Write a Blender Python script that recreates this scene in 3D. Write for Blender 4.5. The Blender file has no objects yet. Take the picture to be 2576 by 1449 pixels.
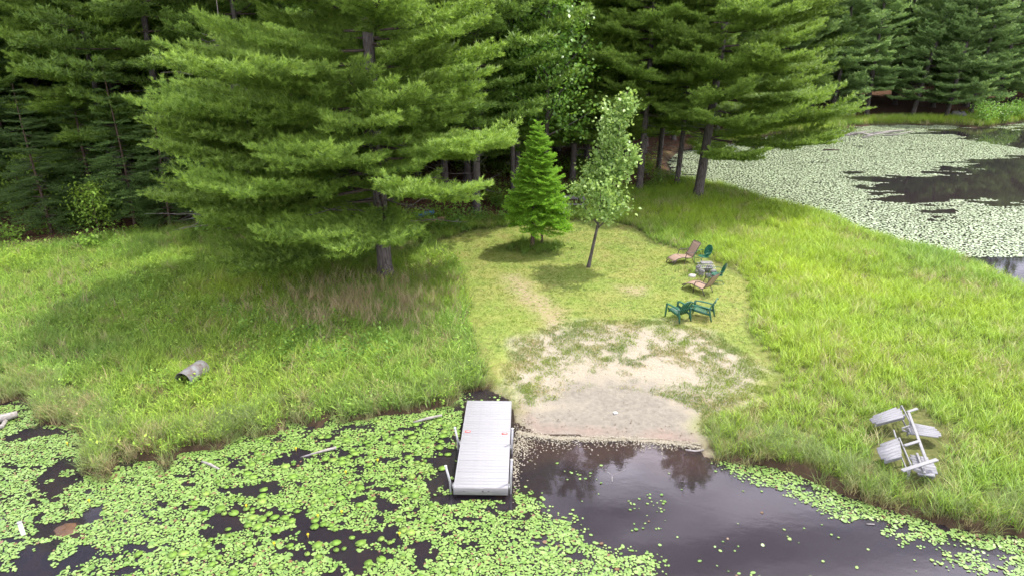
import bpy, math, random
import numpy as np
from mathutils import Vector, Matrix, Euler

SC = bpy.context.scene
COL = SC.collection
R = math.radians

# ------------------------------------------------------------------ camera
CAM_H, PITCH, HFOV = 12.0, R(21.0), R(73.0)
cd = bpy.data.cameras.new('camera'); cam = bpy.data.objects.new('camera', cd); COL.objects.link(cam)
cam.location = (0, 0, CAM_H); cam.rotation_euler = (math.pi / 2 - PITCH, 0, 0)
cd.sensor_width = 36; cd.lens = 18 / math.tan(HFOV / 2); cd.clip_end = 3000; cd.clip_start = 0.1
SC.camera = cam

# ------------------------------------------------------------------ sun, sky, exposure
SUN_EL, SUN_AZ = R(64), math.atan2(0.86, 0.51)          # azimuth measured from +Y towards +X
sd_ = bpy.data.lights.new('sun', 'SUN'); sun = bpy.data.objects.new('sun', sd_); COL.objects.link(sun)
sd_.energy = 4.2; sd_.angle = R(0.9); sd_.color = (1.0, 0.95, 0.86)
sdir = Vector((math.sin(SUN_AZ) * math.cos(SUN_EL), math.cos(SUN_AZ) * math.cos(SUN_EL), math.sin(SUN_EL)))
sun.rotation_euler = sdir.to_track_quat('Z', 'Y').to_euler()
sun.location = sdir * 60
W = bpy.data.worlds.new('World'); SC.world = W; W.use_nodes = True
nt = W.node_tree; nt.nodes.clear()
N = nt.nodes.new
out = N('ShaderNodeOutputWorld'); bg = N('ShaderNodeBackground'); sky = N('ShaderNodeTexSky')
sky.sky_type = 'NISHITA'; sky.sun_disc = False; sky.sun_elevation = SUN_EL; sky.sun_rotation = SUN_AZ
sky.air_density = 1.2; sky.dust_density = 1.5
bg.inputs[1].default_value = 0.11
tc = N('ShaderNodeTexCoord'); sep = N('ShaderNodeSeparateXYZ')
nt.links.new(tc.outputs['Generated'], sep.inputs[0])
mx = N('ShaderNodeMath'); mx.operation = 'MAXIMUM'; nt.links.new(sep.outputs['Z'], mx.inputs[0]); mx.inputs[1].default_value = 0.0
ad = N('ShaderNodeMath'); ad.operation = 'ADD'; nt.links.new(mx.outputs[0], ad.inputs[0]); ad.inputs[1].default_value = 0.30
dx = N('ShaderNodeMath'); dx.operation = 'DIVIDE'; nt.links.new(sep.outputs['X'], dx.inputs[0]); nt.links.new(ad.outputs[0], dx.inputs[1])
dy = N('ShaderNodeMath'); dy.operation = 'DIVIDE'; nt.links.new(sep.outputs['Y'], dy.inputs[0]); nt.links.new(ad.outputs[0], dy.inputs[1])
cmb = N('ShaderNodeCombineXYZ'); nt.links.new(dx.outputs[0], cmb.inputs[0]); nt.links.new(dy.outputs[0], cmb.inputs[1])
mp = N('ShaderNodeMapping'); mp.inputs['Rotation'].default_value = (0, 0, R(-38)); mp.inputs['Scale'].default_value = (1.0, 3.4, 1); mp.inputs['Location'].default_value = (.35, .2, 0)
nt.links.new(cmb.outputs[0], mp.inputs[0])
nz = N('ShaderNodeTexNoise'); nz.inputs['Scale'].default_value = 1.5; nz.inputs['Detail'].default_value = 5
nz.inputs['Roughness'].default_value = 0.52; nz.inputs['Distortion'].default_value = 0.5
nt.links.new(mp.outputs[0], nz.inputs['Vector'])
rp = N('ShaderNodeMapRange'); rp.inputs['From Min'].default_value = 0.38; rp.inputs['From Max'].default_value = 0.60
nt.links.new(nz.outputs['Fac'], rp.inputs['Value'])
mixw = N('ShaderNodeMix'); mixw.data_type = 'RGBA'
nt.links.new(rp.outputs[0], mixw.inputs['Factor']); nt.links.new(sky.outputs[0], mixw.inputs['A'])
nz2 = N('ShaderNodeTexNoise'); nz2.inputs['Scale'].default_value = 2.2; nz2.inputs['Detail'].default_value = 3; nz2.inputs['Distortion'].default_value = .6; nt.links.new(mp.outputs[0], nz2.inputs['Vector'])
rp2 = N('ShaderNodeMapRange'); rp2.inputs['From Min'].default_value = .36; rp2.inputs['From Max'].default_value = .68; nt.links.new(nz2.outputs['Fac'], rp2.inputs['Value'])
cl = N('ShaderNodeMix'); cl.data_type = 'RGBA'; cl.inputs['A'].default_value = (13.0, 12.4, 15.0, 1); cl.inputs['B'].default_value = (52.0, 50.0, 56.0, 1)
nt.links.new(rp2.outputs[0], cl.inputs['Factor']); nt.links.new(cl.outputs['Result'], mixw.inputs['B'])
nt.links.new(mixw.outputs['Result'], bg.inputs[0]); nt.links.new(bg.outputs[0], out.inputs[0])
SC.view_settings.view_transform = 'Standard'; SC.view_settings.look = 'None'
SC.view_settings.exposure = 0.45; SC.view_settings.gamma = 1; SC.view_settings.use_curve_mapping = False
SC.render.engine = 'CYCLES'
SC.cycles.use_denoising = True
SC.cycles.max_bounces = 8; SC.cycles.transparent_max_bounces = 8
SC.cycles.diffuse_bounces = 3; SC.cycles.transmission_bounces = 3; SC.cycles.caustics_reflective = False; SC.cycles.caustics_refractive = False

# ------------------------------------------------------------------ helpers
FPX = 1288 / math.tan(HFOV / 2)
def at(px, py, z=0.35):
    """survey point (2576 x 1449 grid of the photograph) -> place in the world at height z"""
    cx, cy = (px - 1288) / FPX, (724.5 - py) / FPX
    d = (cx, math.cos(PITCH) + cy * math.sin(PITCH), -math.sin(PITCH) + cy * math.cos(PITCH))
    t = (z - CAM_H) / d[2]
    return np.array((d[0] * t, d[1] * t, z))
def poly(pts, z=0.0): return np.array([at(x, y, z)[:2] for x, y in pts])

def sdpoly(P, pl):
    """signed distance, positive inside"""
    P = np.asarray(P, float); d2 = np.full(len(P), 1e18); ins = np.zeros(len(P), bool)
    n = len(pl)
    for i in range(n):
        a, b = pl[i], pl[(i + 1) % n]; e = b - a; w = P - a
        t = np.clip((w @ e) / max(e @ e, 1e-9), 0, 1)
        q = w - t[:, None] * e
        d2 = np.minimum(d2, (q * q).sum(1))
        c = (a[1] <= P[:, 1]) != (b[1] <= P[:, 1])
        xi = a[0] + (P[:, 1] - a[1]) * (e[0] / (e[1] if abs(e[1]) > 1e-9 else 1e-9))
        ins ^= c & (P[:, 0] < xi)
    d = np.sqrt(d2)
    return np.where(ins, d, -d)
def vnoise(x, y, seed=0):
    xi = np.floor(x).astype(np.int64); yi = np.floor(y).astype(np.int64); fx = x - xi; fy = y - yi
    def h(a, b):
        v = (a * 374761393 + b * 668265263 + seed * 982451653) & 0x7fffffff
        v = ((v ^ (v >> 13)) * 1274126177) & 0x7fffffff
        return ((v ^ (v >> 16)) & 0xffff) / 65535.0
    u = fx * fx * (3 - 2 * fx); v = fy * fy * (3 - 2 * fy)
    return (h(xi, yi) * (1 - u) + h(xi + 1, yi) * u) * (1 - v) + (h(xi, yi + 1) * (1 - u) + h(xi + 1, yi + 1) * u) * v
def fbm(x, y, seed=0, o=4):
    s = 0; a = 0.5; t = 0
    for k in range(o):
        s = s + a * vnoise(x * 2 ** k, y * 2 ** k, seed + k * 17); t += a; a *= 0.5
    return s / t
def sstep(a, b, x):
    t = np.clip((x - a) / (b - a), 0, 1); return t * t * (3 - 2 * t)

def mesh_np(name, V, F, smooth=False, attrs=None):
    """F: list of int arrays (n,k)"""
    me = bpy.data.meshes.new(name)
    V = np.asarray(V, np.float32)
    if not isinstance(F, (list, tuple)): F = [F]
    F = [np.asarray(f, np.int32) for f in F if len(f)]
    li = np.concatenate([f.ravel() for f in F]); tot = np.concatenate([np.full(len(f), f.shape[1], np.int32) for f in F])
    st = np.concatenate([[0], np.cumsum(tot)[:-1]]).astype(np.int32)
    me.vertices.add(len(V)); me.vertices.foreach_set('co', V.ravel())
    me.loops.add(len(li)); me.loops.foreach_set('vertex_index', li)
    me.polygons.add(len(tot)); me.polygons.foreach_set('loop_start', st)
    if smooth: me.polygons.foreach_set('use_smooth', np.ones(len(tot), bool))
    me.update(calc_edges=True); me.validate()
    for k, v in (attrs or {}).items():
        a = me.attributes.new(k, 'FLOAT', 'POINT'); a.data.foreach_set('value', np.asarray(v, np.float32))
    return me
def add(name, me, mat=None, parent=None, loc=None, rot=None, scl=None):
    o = bpy.data.objects.new(name, me); COL.objects.link(o)
    if mat is not None and me is not None and not me.materials: me.materials.append(mat)
    if parent is not None: o.parent = parent
    if loc is not None: o.location = [float(v) for v in loc]
    if rot is not None: o.rotation_euler = rot
    if scl is not None: o.scale = (scl,) * 3 if not hasattr(scl, '__len__') else scl
    return o
def tag(o, label=None, cat=None, group=None, kind=None):
    if label: o['label'] = label
    if cat: o['category'] = cat
    if group: o['group'] = group
    if kind: o['kind'] = kind
    return o
def thing(name, loc, label, cat, group=None, rz=0.0):
    o = add(name, None, loc=loc, rot=(0, 0, rz)); o.empty_display_size = 0.2
    return tag(o, label, cat, group)

class MB:
    """collects boxes, tubes and sheets; one mesh"""
    def __init__(s): s.V = []; s.F = {}; s.n = 0
    def put(s, V, *Fs):
        V = np.asarray(V, float)
        for f in Fs:
            f = np.asarray(f, np.int64)
            if len(f): s.F.setdefault(f.shape[1], []).append(f + s.n)
        s.V.append(V); s.n += len(V); return s
    def box(s, c, size, rot=None, bev=0.0):
        x, y, z = [v / 2 for v in size]
        b = min(bev, x * .9, y * .9, z * .9)
        if b > 0:
            V = []
            for zz, k in ((-z, b), (-z + b, 0), (z - b, 0), (z, b)):
                X, Y = x - k, y - k
                V += [(-X + b, -Y, zz), (X - b, -Y, zz), (X, -Y + b, zz), (X, Y - b, zz), (X - b, Y, zz), (-X + b, Y, zz), (-X, Y - b, zz), (-X, -Y + b, zz)]
            V = np.array(V); q = [(r * 8 + i, r * 8 + (i + 1) % 8, r * 8 + 8 + (i + 1) % 8, r * 8 + 8 + i) for r in range(3) for i in range(8)]
            caps = [list(range(7, -1, -1)), list(range(24, 32))]
            Fs = (q, caps)
        else:
            V = np.array([(-x, -y, -z), (x, -y, -z), (x, y, -z), (-x, y, -z), (-x, -y, z), (x, -y, z), (x, y, z), (-x, y, z)])
            Fs = ([(3, 2, 1, 0), (4, 5, 6, 7), (0, 1, 5, 4), (1, 2, 6, 5), (2, 3, 7, 6), (3, 0, 4, 7)],)
        if rot is not None: V = V @ np.array((rot if isinstance(rot, Matrix) else Euler(rot).to_matrix())).T
        return s.put(V + np.array(c), *Fs)
    def tube(s, pts, r, sides=8, caps=True):
        V, F = tube_np(pts, r, sides); n = len(pts)
        s.put(V, F)
        if caps:
            k = s.n - len(V)
            s.F.setdefault(sides, []).append(np.array([[k + i for i in range(sides - 1, -1, -1)], [k + (n - 1) * sides + i for i in range(sides)]]))
        return s
    def bar(s, a, b, w, t, up=(0, 0, 1)):
        a = Vector(a); b = Vector(b); d = b - a; L = d.length; x = d.normalized(); u = Vector(up); y = u.cross(x).normalized(); z = x.cross(y)
        M = Matrix((x, y, z)).transposed()
        return s.box((a + b) / 2, (L, w, t), M, min(w, t) * .12)
    def sheet(s, rows, thick=0.02):
        """rows: (m,n,3) grid given thickness along -normal"""
        G = np.asarray(rows, float); m, n = G.shape[:2]
        du = np.gradient(G, axis=0); dv = np.gradient(G, axis=1); nn = np.cross(du, dv); nn /= np.linalg.norm(nn, axis=2, keepdims=True) + 1e-9
        A = G.reshape(-1, 3); B = (G - nn * thick).reshape(-1, 3); k = m * n
        q = []
        for i in range(m - 1):
            for j in range(n - 1):
                a = i * n + j; q.append((a, a + n, a + n + 1, a + 1)); q.append((k + a + 1, k + a + n + 1, k + a + n, k + a))
        rim = [i * n for i in range(m)] + [(m - 1) * n + j for j in range(1, n)] + [i * n + n - 1 for i in range(m - 2, -1, -1)] + [j for j in range(n - 2, 0, -1)]
        for i in range(len(rim)):
            a, b = rim[i], rim[(i + 1) % len(rim)]; q.append((a, k + a, k + b, b))
        return s.put(np.vstack((A, B)), q)
    def mesh(s, name, smooth=False, attrs=None):
        return mesh_np(name, np.vstack(s.V), [np.vstack(v) for v in s.F.values()], smooth, attrs)
    def build(s, name, mat, parent=None, smooth=False, **k):
        return add(name, s.mesh(name, smooth), mat, parent, **k)

def tube_np(pts, r, sides=6):
    P = np.asarray(pts, float); n = len(P); r = np.full(n, r) if np.isscalar(r) else np.asarray(r, float)
    T = np.gradient(P, axis=0); T /= np.linalg.norm(T, axis=1, keepdims=True) + 1e-9
    ref = np.array((0, 0, 1.0)) if abs(T[0, 2]) < .9 else np.array((1.0, 0, 0))
    V = np.zeros((n, sides, 3)); u = np.cross(T[0], ref); u /= np.linalg.norm(u)
    a = np.arange(sides) * 2 * math.pi / sides
    for i in range(n):
        u = u - T[i] * (u @ T[i]); u /= np.linalg.norm(u) + 1e-9; v = np.cross(T[i], u)
        V[i] = P[i] + r[i] * (np.cos(a)[:, None] * u + np.sin(a)[:, None] * v)
    q = [(i * sides + j, i * sides + (j + 1) % sides, (i + 1) * sides + (j + 1) % sides, (i + 1) * sides + j) for i in range(n - 1) for j in range(sides)]
    return V.reshape(-1, 3), np.array(q)

# ------------------------------------------------------------------ materials
class NT:
    def __init__(s, name):
        s.m = bpy.data.materials.new(name); s.m.use_nodes = True; s.t = s.m.node_tree; s.t.nodes.clear()
        s.out = s.n('ShaderNodeOutputMaterial')
    def n(s, t, **k):
        o = s.t.nodes.new(t)
        for a, b in k.items(): setattr(o, a, b)
        return o
    def l(s, a, b): s.t.links.new(a, b)
    def set(s, sock, v):
        if isinstance(v, bpy.types.NodeSocket): s.l(v, sock)
        elif isinstance(v, tuple) and sock.type == 'RGBA': sock.default_value = v if len(v) == 4 else v + (1,)
        else: sock.default_value = v
    def noise(s, scale, detail=4, vec=None, rough=.55, dist=0, coord='Object'):
        o = s.n('ShaderNodeTexNoise'); o.inputs['Scale'].default_value = scale; o.inputs['Detail'].default_value = detail
        o.inputs['Roughness'].default_value = rough; o.inputs['Distortion'].default_value = dist
        if vec is None: vec = s.pos() if coord == 'World' else s.n('ShaderNodeTexCoord').outputs[coord]
        s.l(vec, o.inputs['Vector']); return o.outputs['Fac']
    def pos(s): return s.n('ShaderNodeNewGeometry').outputs['Position']
    def mapv(s, v, scale=(1, 1, 1), rot=(0, 0, 0)):
        o = s.n('ShaderNodeMapping'); o.inputs['Scale'].default_value = scale; o.inputs['Rotation'].default_value = rot; s.l(v, o.inputs[0]); return o.outputs[0]
    def attr(s, name): return s.n('ShaderNodeAttribute', attribute_name=name).outputs['Fac']
    def rnd(s): return s.n('ShaderNodeObjectInfo').outputs['Random']
    def mix(s, f, a, b, mode='MIX'):
        o = s.n('ShaderNodeMix', data_type='RGBA', blend_type=mode); s.set(o.inputs['Factor'], f); s.set(o.inputs['A'], a); s.set(o.inputs['B'], b); return o.outputs['Result']
    def ramp(s, v, a, b, lo=0., hi=1.):
        o = s.n('ShaderNodeMapRange'); s.set(o.inputs['Value'], v); o.inputs['From Min'].default_value = a; o.inputs['From Max'].default_value = b
        o.inputs['To Min'].default_value = lo; o.inputs['To Max'].default_value = hi; return o.outputs[0]
    def math(s, op, a, b=0.0):
        o = s.n('ShaderNodeMath', operation=op); s.set(o.inputs[0], a); s.set(o.inputs[1], b); return o.outputs[0]
    def pbsdf(s, col, rough=.7, spec=.3, metal=0., bump=None, bstr=.3, bdist=.01):
        o = s.n('ShaderNodeBsdfPrincipled'); s.set(o.inputs['Base Color'], col); s.set(o.inputs['Roughness'], rough)
        o.inputs['Specular IOR Level'].default_value = spec; o.inputs['Metallic'].default_value = metal
        if bump is not None:
            b = s.n('ShaderNodeBump'); b.inputs['Strength'].default_value = bstr; b.inputs['Distance'].default_value = bdist
            s.l(bump, b.inputs['Height']); s.l(b.outputs[0], o.inputs['Normal'])
        return o.outputs[0]
    def done(s, sh): s.l(sh, s.out.inputs[0]); return s.m

def mat(name, a, b=None, scale=8, rough=.7, spec=.3, metal=0., bstr=.25, bdist=.01, stretch=(1, 1, 1), lo=.35, hi=.65, rnd=0.0, coord='Object'):
    t = NT(name); v = t.n('ShaderNodeTexCoord').outputs[coord]
    f = t.noise(scale, 6, t.mapv(v, stretch)); c = t.mix(t.ramp(f, lo, hi), a, b or a)
    if rnd: c = t.mix(1.0, c, t.mix(t.rnd(), (1 - rnd,) * 3, (1 + rnd * .6,) * 3), 'MULTIPLY')
    return t.done(t.pbsdf(c, rough, spec, metal, f, bstr, bdist))
def leafmat(name, dark, light, transl=.4, rough=.5, spec=.3, rnd=.25, patch=0.0, dry=None, dryamt=0.0, tl=(1.25, 1.2, .75), base=None, upn=.5):
    t = NT(name)
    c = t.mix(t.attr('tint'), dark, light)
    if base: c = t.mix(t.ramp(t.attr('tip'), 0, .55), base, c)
    if patch:
        f = t.noise(patch, 3, coord='World')
        c = t.mix(1.0, c, t.mix(t.ramp(f, .3, .7), (.70, .78, 1.0), (1.32, 1.16, .72)), 'MULTIPLY')
    if dry:
        f2 = t.noise(.55, 3, coord='World', dist=.4); f3 = t.math('ADD', t.math('MULTIPLY', t.rnd(), .5), t.math('MULTIPLY', f2, 1.0))
        c = t.mix(t.ramp(f3, 1.02 - dryamt, 1.22 - dryamt), c, dry)
    c = t.mix(1.0, c, t.mix(t.rnd(), (1 - rnd,) * 3, (1 + rnd,) * 3), 'MULTIPLY')
    ng = t.n('ShaderNodeNewGeometry').outputs['Normal']; vm = t.n('ShaderNodeVectorMath', operation='SCALE'); t.l(ng, vm.inputs[0]); vm.inputs['Scale'].default_value = 1 - upn
    va = t.n('ShaderNodeVectorMath', operation='ADD'); t.l(vm.outputs[0], va.inputs[0]); va.inputs[1].default_value = (0, 0, upn); vn = t.n('ShaderNodeVectorMath', operation='NORMALIZE'); t.l(va.outputs[0], vn.inputs[0])
    p = t.pbsdf(c, rough, spec); t.l(vn.outputs[0], p.node.inputs['Normal'])
    tr = t.n('ShaderNodeBsdfTranslucent'); t.l(t.mix(1.0, c, tl, 'MULTIPLY'), tr.inputs[0])
    mxs = t.n('ShaderNodeMixShader'); mxs.inputs[0].default_value = transl; t.l(p, mxs.inputs[1]); t.l(tr.outputs[0], mxs.inputs[2])
    return t.done(mxs.outputs[0])

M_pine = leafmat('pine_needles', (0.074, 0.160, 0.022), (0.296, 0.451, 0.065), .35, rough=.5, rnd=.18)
M_pine_shaded = leafmat('shade_tinted_pine_needles', (0.063, 0.132, 0.021), (0.213, 0.344, 0.053), .33, rough=.5, rnd=.2)  # darker copy of the pine needles; the wood's shade is put into the colour
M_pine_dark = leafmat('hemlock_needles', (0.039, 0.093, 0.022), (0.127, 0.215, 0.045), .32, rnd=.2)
M_pine_hazed = leafmat('haze_tinted_pine_needles', (0.098, 0.215, 0.071), (0.340, 0.511, 0.150), .35, rnd=.2)  # paler and bluer than the near pines: distance haze mixed into the needle colour
M_cedar = leafmat('cedar_sprays', (0.125, 0.307, 0.022), (0.340, 0.613, 0.050), .45, rnd=.05)
M_maple = leafmat('maple_leaves', (0.109, 0.245, 0.034), (0.259, 0.450, 0.071), .42, rough=.35, spec=.5, rnd=.12, upn=.3)
M_poplar = leafmat('young_tree_leaves', (0.158, 0.278, 0.062), (0.395, 0.542, 0.163), .38, rough=.42, spec=.4, rnd=.05, upn=.3)
M_bark = mat('grey_bark', (.050, .042, .036), (.125, .112, .100), 5, .9, .1, bstr=.7, bdist=.04, stretch=(3, 3, .6))
M_bark_brown = mat('brown_bark', (.055, .038, .027), (.135, .095, .070), 6, .9, .1, bstr=.7, bdist=.04, stretch=(3, 3, .5))
M_twig = mat('dead_twigs', (0.077, 0.066, 0.059), (0.168, 0.154, 0.140), 5, .9, .1)
M_branch = mat('branch_wood', (.045, .034, .026), (.09, .072, .058), 7, .9, .1)
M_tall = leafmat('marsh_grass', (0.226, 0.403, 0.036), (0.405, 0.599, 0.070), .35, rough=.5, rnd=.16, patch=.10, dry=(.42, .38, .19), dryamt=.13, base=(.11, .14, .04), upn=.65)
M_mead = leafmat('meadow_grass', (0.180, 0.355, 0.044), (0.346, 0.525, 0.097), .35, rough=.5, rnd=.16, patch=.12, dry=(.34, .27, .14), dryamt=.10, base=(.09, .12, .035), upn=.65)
M_reedbank = leafmat('bank_sedge', (.130, .220, .045), (.260, .350, .110), .35, rnd=.2, dry=(.36, .30, .16), dryamt=.20, base=(.20, .15, .07), upn=.5)
M_weed = leafmat('leafy_weeds', (0.115, 0.242, 0.029), (0.230, 0.378, 0.061), .35, rnd=.15, patch=.2, upn=.5)
M_lawn = leafmat('lawn_blades', (0.158, 0.260, 0.027), (0.238, 0.347, 0.060), .3, rnd=.32, patch=.35, dry=(.42, .34, .17), dryamt=.20, upn=.7)
M_dry = leafmat('dry_stalks', (.30, .23, .12), (.46, .38, .22), .3, rnd=.15, upn=.5)
M_dryred = leafmat('reddish_stalks', (.34, .19, .12), (.48, .33, .20), .3, rnd=.15, upn=.5)
M_sandgrass = leafmat('beach_grass', (0.110, 0.218, 0.036), (0.230, 0.322, 0.090), .3, rnd=.2, dry=(.33, .29, .16), dryamt=.24, upn=.6)
M_dock = mat('grey_white_paint', (0.240, 0.240, 0.246), (0.290, 0.287, 0.290), 14, .55, .35, bstr=.15, bdist=.004, stretch=(1.2, 2.5, 6), rnd=.035, lo=.25, hi=.75)
M_dockframe = mat('weathered_dock_frame', (0.178, 0.175, 0.172), (0.251, 0.244, 0.241), 9, .7, .25, bstr=.2, stretch=(.4, 4, 4))
M_pipe = mat('galvanised_pipe', (0.350, 0.350, 0.350), (0.434, 0.434, 0.434), 12, .4, .5, .35)
M_red = mat('red_sticker', (0.416, 0.056, 0.048), (0.496, 0.080, 0.064), 30, .5)
M_white = mat('white_paint', (0.555, 0.555, 0.540), (0.600, 0.600, 0.593), 10, .6)
M_tan = mat('tan_sling_fabric', (0.259, 0.180, 0.133), (0.302, 0.216, 0.162), 60, .75, .2, bstr=.2, bdist=.003)
M_tube = mat('bronze_tube', (.060, .048, .040), (.10, .082, .07), 20, .45, .5, .3)
M_gplast = mat('green_plastic', (0.014, 0.087, 0.053), (0.024, 0.115, 0.069), 8, .38, .5, bstr=.03)
M_gmetal = mat('green_enamel', (.008, .085, .045), (.014, .11, .06), 10, .30, .5, bstr=.03)
M_greywood = mat('weathered_grey_wood', (0.171, 0.171, 0.179), (0.283, 0.283, 0.295), 10, .8, .2, bstr=.4, bdist=.004, stretch=(.5, 4, 4), rnd=.10, lo=.2, hi=.8)
M_greyrail = mat('pale_grey_rail', (0.201, 0.201, 0.204), (0.272, 0.272, 0.272), 10, .7, .25, bstr=.3, bdist=.003, stretch=(.5, 8, 8))
M_rust = mat('rusty_steel', (0.104, 0.077, 0.063), (0.216, 0.231, 0.231), 4, .8, .3, .2, bstr=.4, bdist=.01)
M_stone = mat('grey_stone', (0.140, 0.135, 0.130), (0.230, 0.225, 0.215), 6, .85, .2, bstr=.6, bdist=.03)
M_wstone = mat('white_stone', (0.420, 0.399, 0.364), (0.518, 0.497, 0.462), 6, .8, .2, bstr=.5, bdist=.02)
M_brownrock = mat('brown_algae_rock', (.060, .030, .014), (.11, .058, .028), 4, .6, .4, bstr=.5, bdist=.03)
M_log = mat('bleached_log', (0.195, 0.176, 0.158), (0.352, 0.330, 0.307), 6, .85, .15, bstr=.5, bdist=.01, stretch=(.6, 5, 5))
M_table = mat('old_table_wood', (.12, .115, .11), (.22, .21, .20), 8, .85, .2, bstr=.4, bdist=.005, stretch=(.5, 6, 6), rnd=.15)
M_blue = mat('blue_plastic', (.05, .20, .42), (.075, .26, .50), 6, .4, .5, bstr=.02)
M_peach = mat('peach_plastic', (.48, .27, .17), (.56, .33, .22), 6, .45, .4, bstr=.02)
M_black = mat('black_plastic', (.015, .015, .016), (.03, .03, .03), 10, .5)
M_metal = mat('grey_grate_steel', (.30, .30, .30), (.45, .45, .44), 14, .5, .5, .6)

# ------------------------------------------------------------------ the lie of the land
NEAR_SHORE = [(-900, 1080), (-300, 1040), (0, 1021), (50, 1006), (85, 1012), (100, 1066), (180, 1072), (205, 1092), (225, 1130), (212, 1190), (268, 1208), (290, 1145), (380, 1165),
    (420, 1183), (450, 1142), (560, 1128), (600, 1092), (690, 1090), (720, 1062), (810, 1072), (838, 1042), (870, 1062), (960, 1048), (1050, 1036), (1140, 1018), (1165, 990), (1230, 984),
    (1285, 1006), (1300, 1060), (1335, 1086), (1400, 1100), (1500, 1101), (1600, 1102), (1700, 1112), (1768, 1122), (1785, 1150), (1850, 1160), (1935, 1172), (2003, 1190), (2060, 1215), (2129, 1250),
    (2222, 1278), (2342, 1310), (2475, 1346), (2576, 1345), (2800, 1380), (3300, 1440), (4200, 1700)]
near_pond = np.vstack((poly(NEAR_SHORE), [[60, -60], [-120, -60]]))
# gentle scallops so that no straight run of shore remains
def rag(pl, amp, step, seed):
    out_ = []
    for i in range(len(pl) - 1):
        a, b = pl[i], pl[i + 1]; L = np.linalg.norm(b - a); n = max(1, int(L / step))
        for k in range(n): out_.append(a + (b - a) * k / n)
    out_ = np.array(out_ + [pl[-1]]); s = np.arange(len(out_)) * 1.0
    ox = fbm(s * .9, s * 0 + 3.3, seed) - .5; oy = fbm(s * .9, s * 0 + 9.1, seed + 5) - .5
    return out_ + np.stack((ox, oy), 1) * amp
near_pond = np.vstack((rag(poly(NEAR_SHORE)[1:-3], .45, .6, 3), poly(NEAR_SHORE)[-3:], [[60, -60], [-120, -60]], poly(NEAR_SHORE)[:1]))
FAR_NEAR = [(1690, 440), (1760, 456), (1811, 462), (1917, 496), (2050, 530), (2150, 568), (2251, 602), (2384, 632), (2480, 668), (2576, 715), (2800, 820)]
FAR_FAR = [(2800, 292), (2640, 300), (2564, 312), (2510, 318), (2467, 324), (2405, 316), (2284, 315), (2200, 316), (2134, 320), (2100, 334), (2040, 338), (1951, 338), (1900, 352), (1850, 362), (1760, 366), (1700, 385), (1680, 410)]
far_pond = np.vstack((rag(poly(FAR_NEAR, .35), .9, 1.5, 11), [[140, 30], [260, 60], [260, 95]], rag(poly(FAR_FAR), 1.4, 3, 14)))
lawn_pl = poly([(1285, 1006), (1238, 968), (1215, 900), (1183, 850), (1176, 760), (1166, 700), (1140, 640), (1100, 610), (1180, 580), (1300, 572), (1440, 556), (1520, 556), (1590, 572), (1640, 612), (1700, 628), (1791, 659),
    (1845, 683), (1880, 717), (1888, 762), (1880, 833), (1905, 880), (1962, 955), (1935, 1000), (1780, 1048), (1768, 1122), (1600, 1112), (1400, 1110), (1300, 1075)], .35)
beach_pl = poly([(1285, 916), (1312, 866), (1369, 832), (1469, 816), (1602, 814), (1702, 824), (1802, 860), (1869, 900), (1909, 946), (1912, 986), (1852, 1006), (1785, 1040), (1775, 1073), (1769, 1140), (1600, 1140), (1330, 1120), (1285, 1060), (1290, 1000), (1270, 960)], .30)
wet_pl = poly([(1290, 1000), (1400, 985), (1480, 955), (1600, 965), (1700, 985), (1790, 1030), (1790, 1140), (1300, 1140)], .25)
path_pl = poly([(1250, 690), (1300, 685), (1340, 710), (1400, 760), (1430, 830), (1380, 830), (1330, 770), (1270, 720)], .4)
path2_pl = poly([(1420, 690), (1560, 680), (1700, 690), (1760, 760), (1650, 790), (1500, 770)], .4)
forest_pl = np.vstack((poly([(-900, 640), (-300, 650), (0, 640), (160, 630), (300, 600), (450, 585), (620, 590), (800, 620), (960, 640), (1080, 600), (1180, 568), (1300, 558), (1420, 540), (1520, 520), (1600, 488), (1700, 470), (1760, 440)], .4),
    poly([(1680, 385), (1850, 345), (1950, 318), (2100, 305), (2250, 298), (2400, 298), (2470, 288), (2576, 270), (3000, 262)], .4), [[300, 130], [300, 420], [-300, 420], [-300, 40]]))
shore_c = poly(NEAR_SHORE)

def land_fields(P):
    P = np.asarray(P, float)[:, :2]
    sn = sdpoly(P, near_pond); sf = sdpoly(P, far_pond)
    f = {'w': np.maximum(sn, sf), 'near': sn, 'far': sf}      # >0 in the water
    f['lawn'] = sdpoly(P, lawn_pl); f['beach'] = sdpoly(P, beach_pl); f['forest'] = sdpoly(P, forest_pl)
    f['wet'] = sdpoly(P, wet_pl); f['path'] = np.maximum(sdpoly(P, path_pl), sdpoly(P, path2_pl) - 1.9)
    return f
def height(P, f=None):
    P = np.asarray(P, float); f = f or land_fields(P)
    x, y = P[:, 0], P[:, 1]
    d = -f['w']
    b = sstep(-.8, 1.0, f['beach'])
    n = fbm(x * .35, y * .35, 5) - .5; n2 = fbm(x * 1.7, y * 1.7, 8, 3) - .5
    bank = .10 + .26 * (1 - np.exp(-np.maximum(d, 0) / .5)) + n * .22 + n2 * .12 * (1 - sstep(-.5, .3, f['lawn']))
    sand = .01 + .055 * np.maximum(d, 0) + n2 * .02
    land = bank * (1 - b) + np.minimum(sand, .36 + n * .1) * b
    land = np.maximum(land, .015) + sstep(2, 60, f['forest']) * 3.0
    lk = np.maximum(-d, 0)
    bed = -(.05 + .28 * lk * (1 - b) + .10 * lk * b) * 1.0
    bed = np.maximum(bed, -1.3 + n * .5)
    return np.where(d > 0, land, bed)
def h1(x, y): return float(height(np.array([[x, y]]))[0])
def ground(px, py):
    """place on the real ground seen at that survey point"""
    z = .35
    for _ in range(4): p = at(px, py, z); z = h1(p[0], p[1])
    return np.array((p[0], p[1], z))

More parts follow.
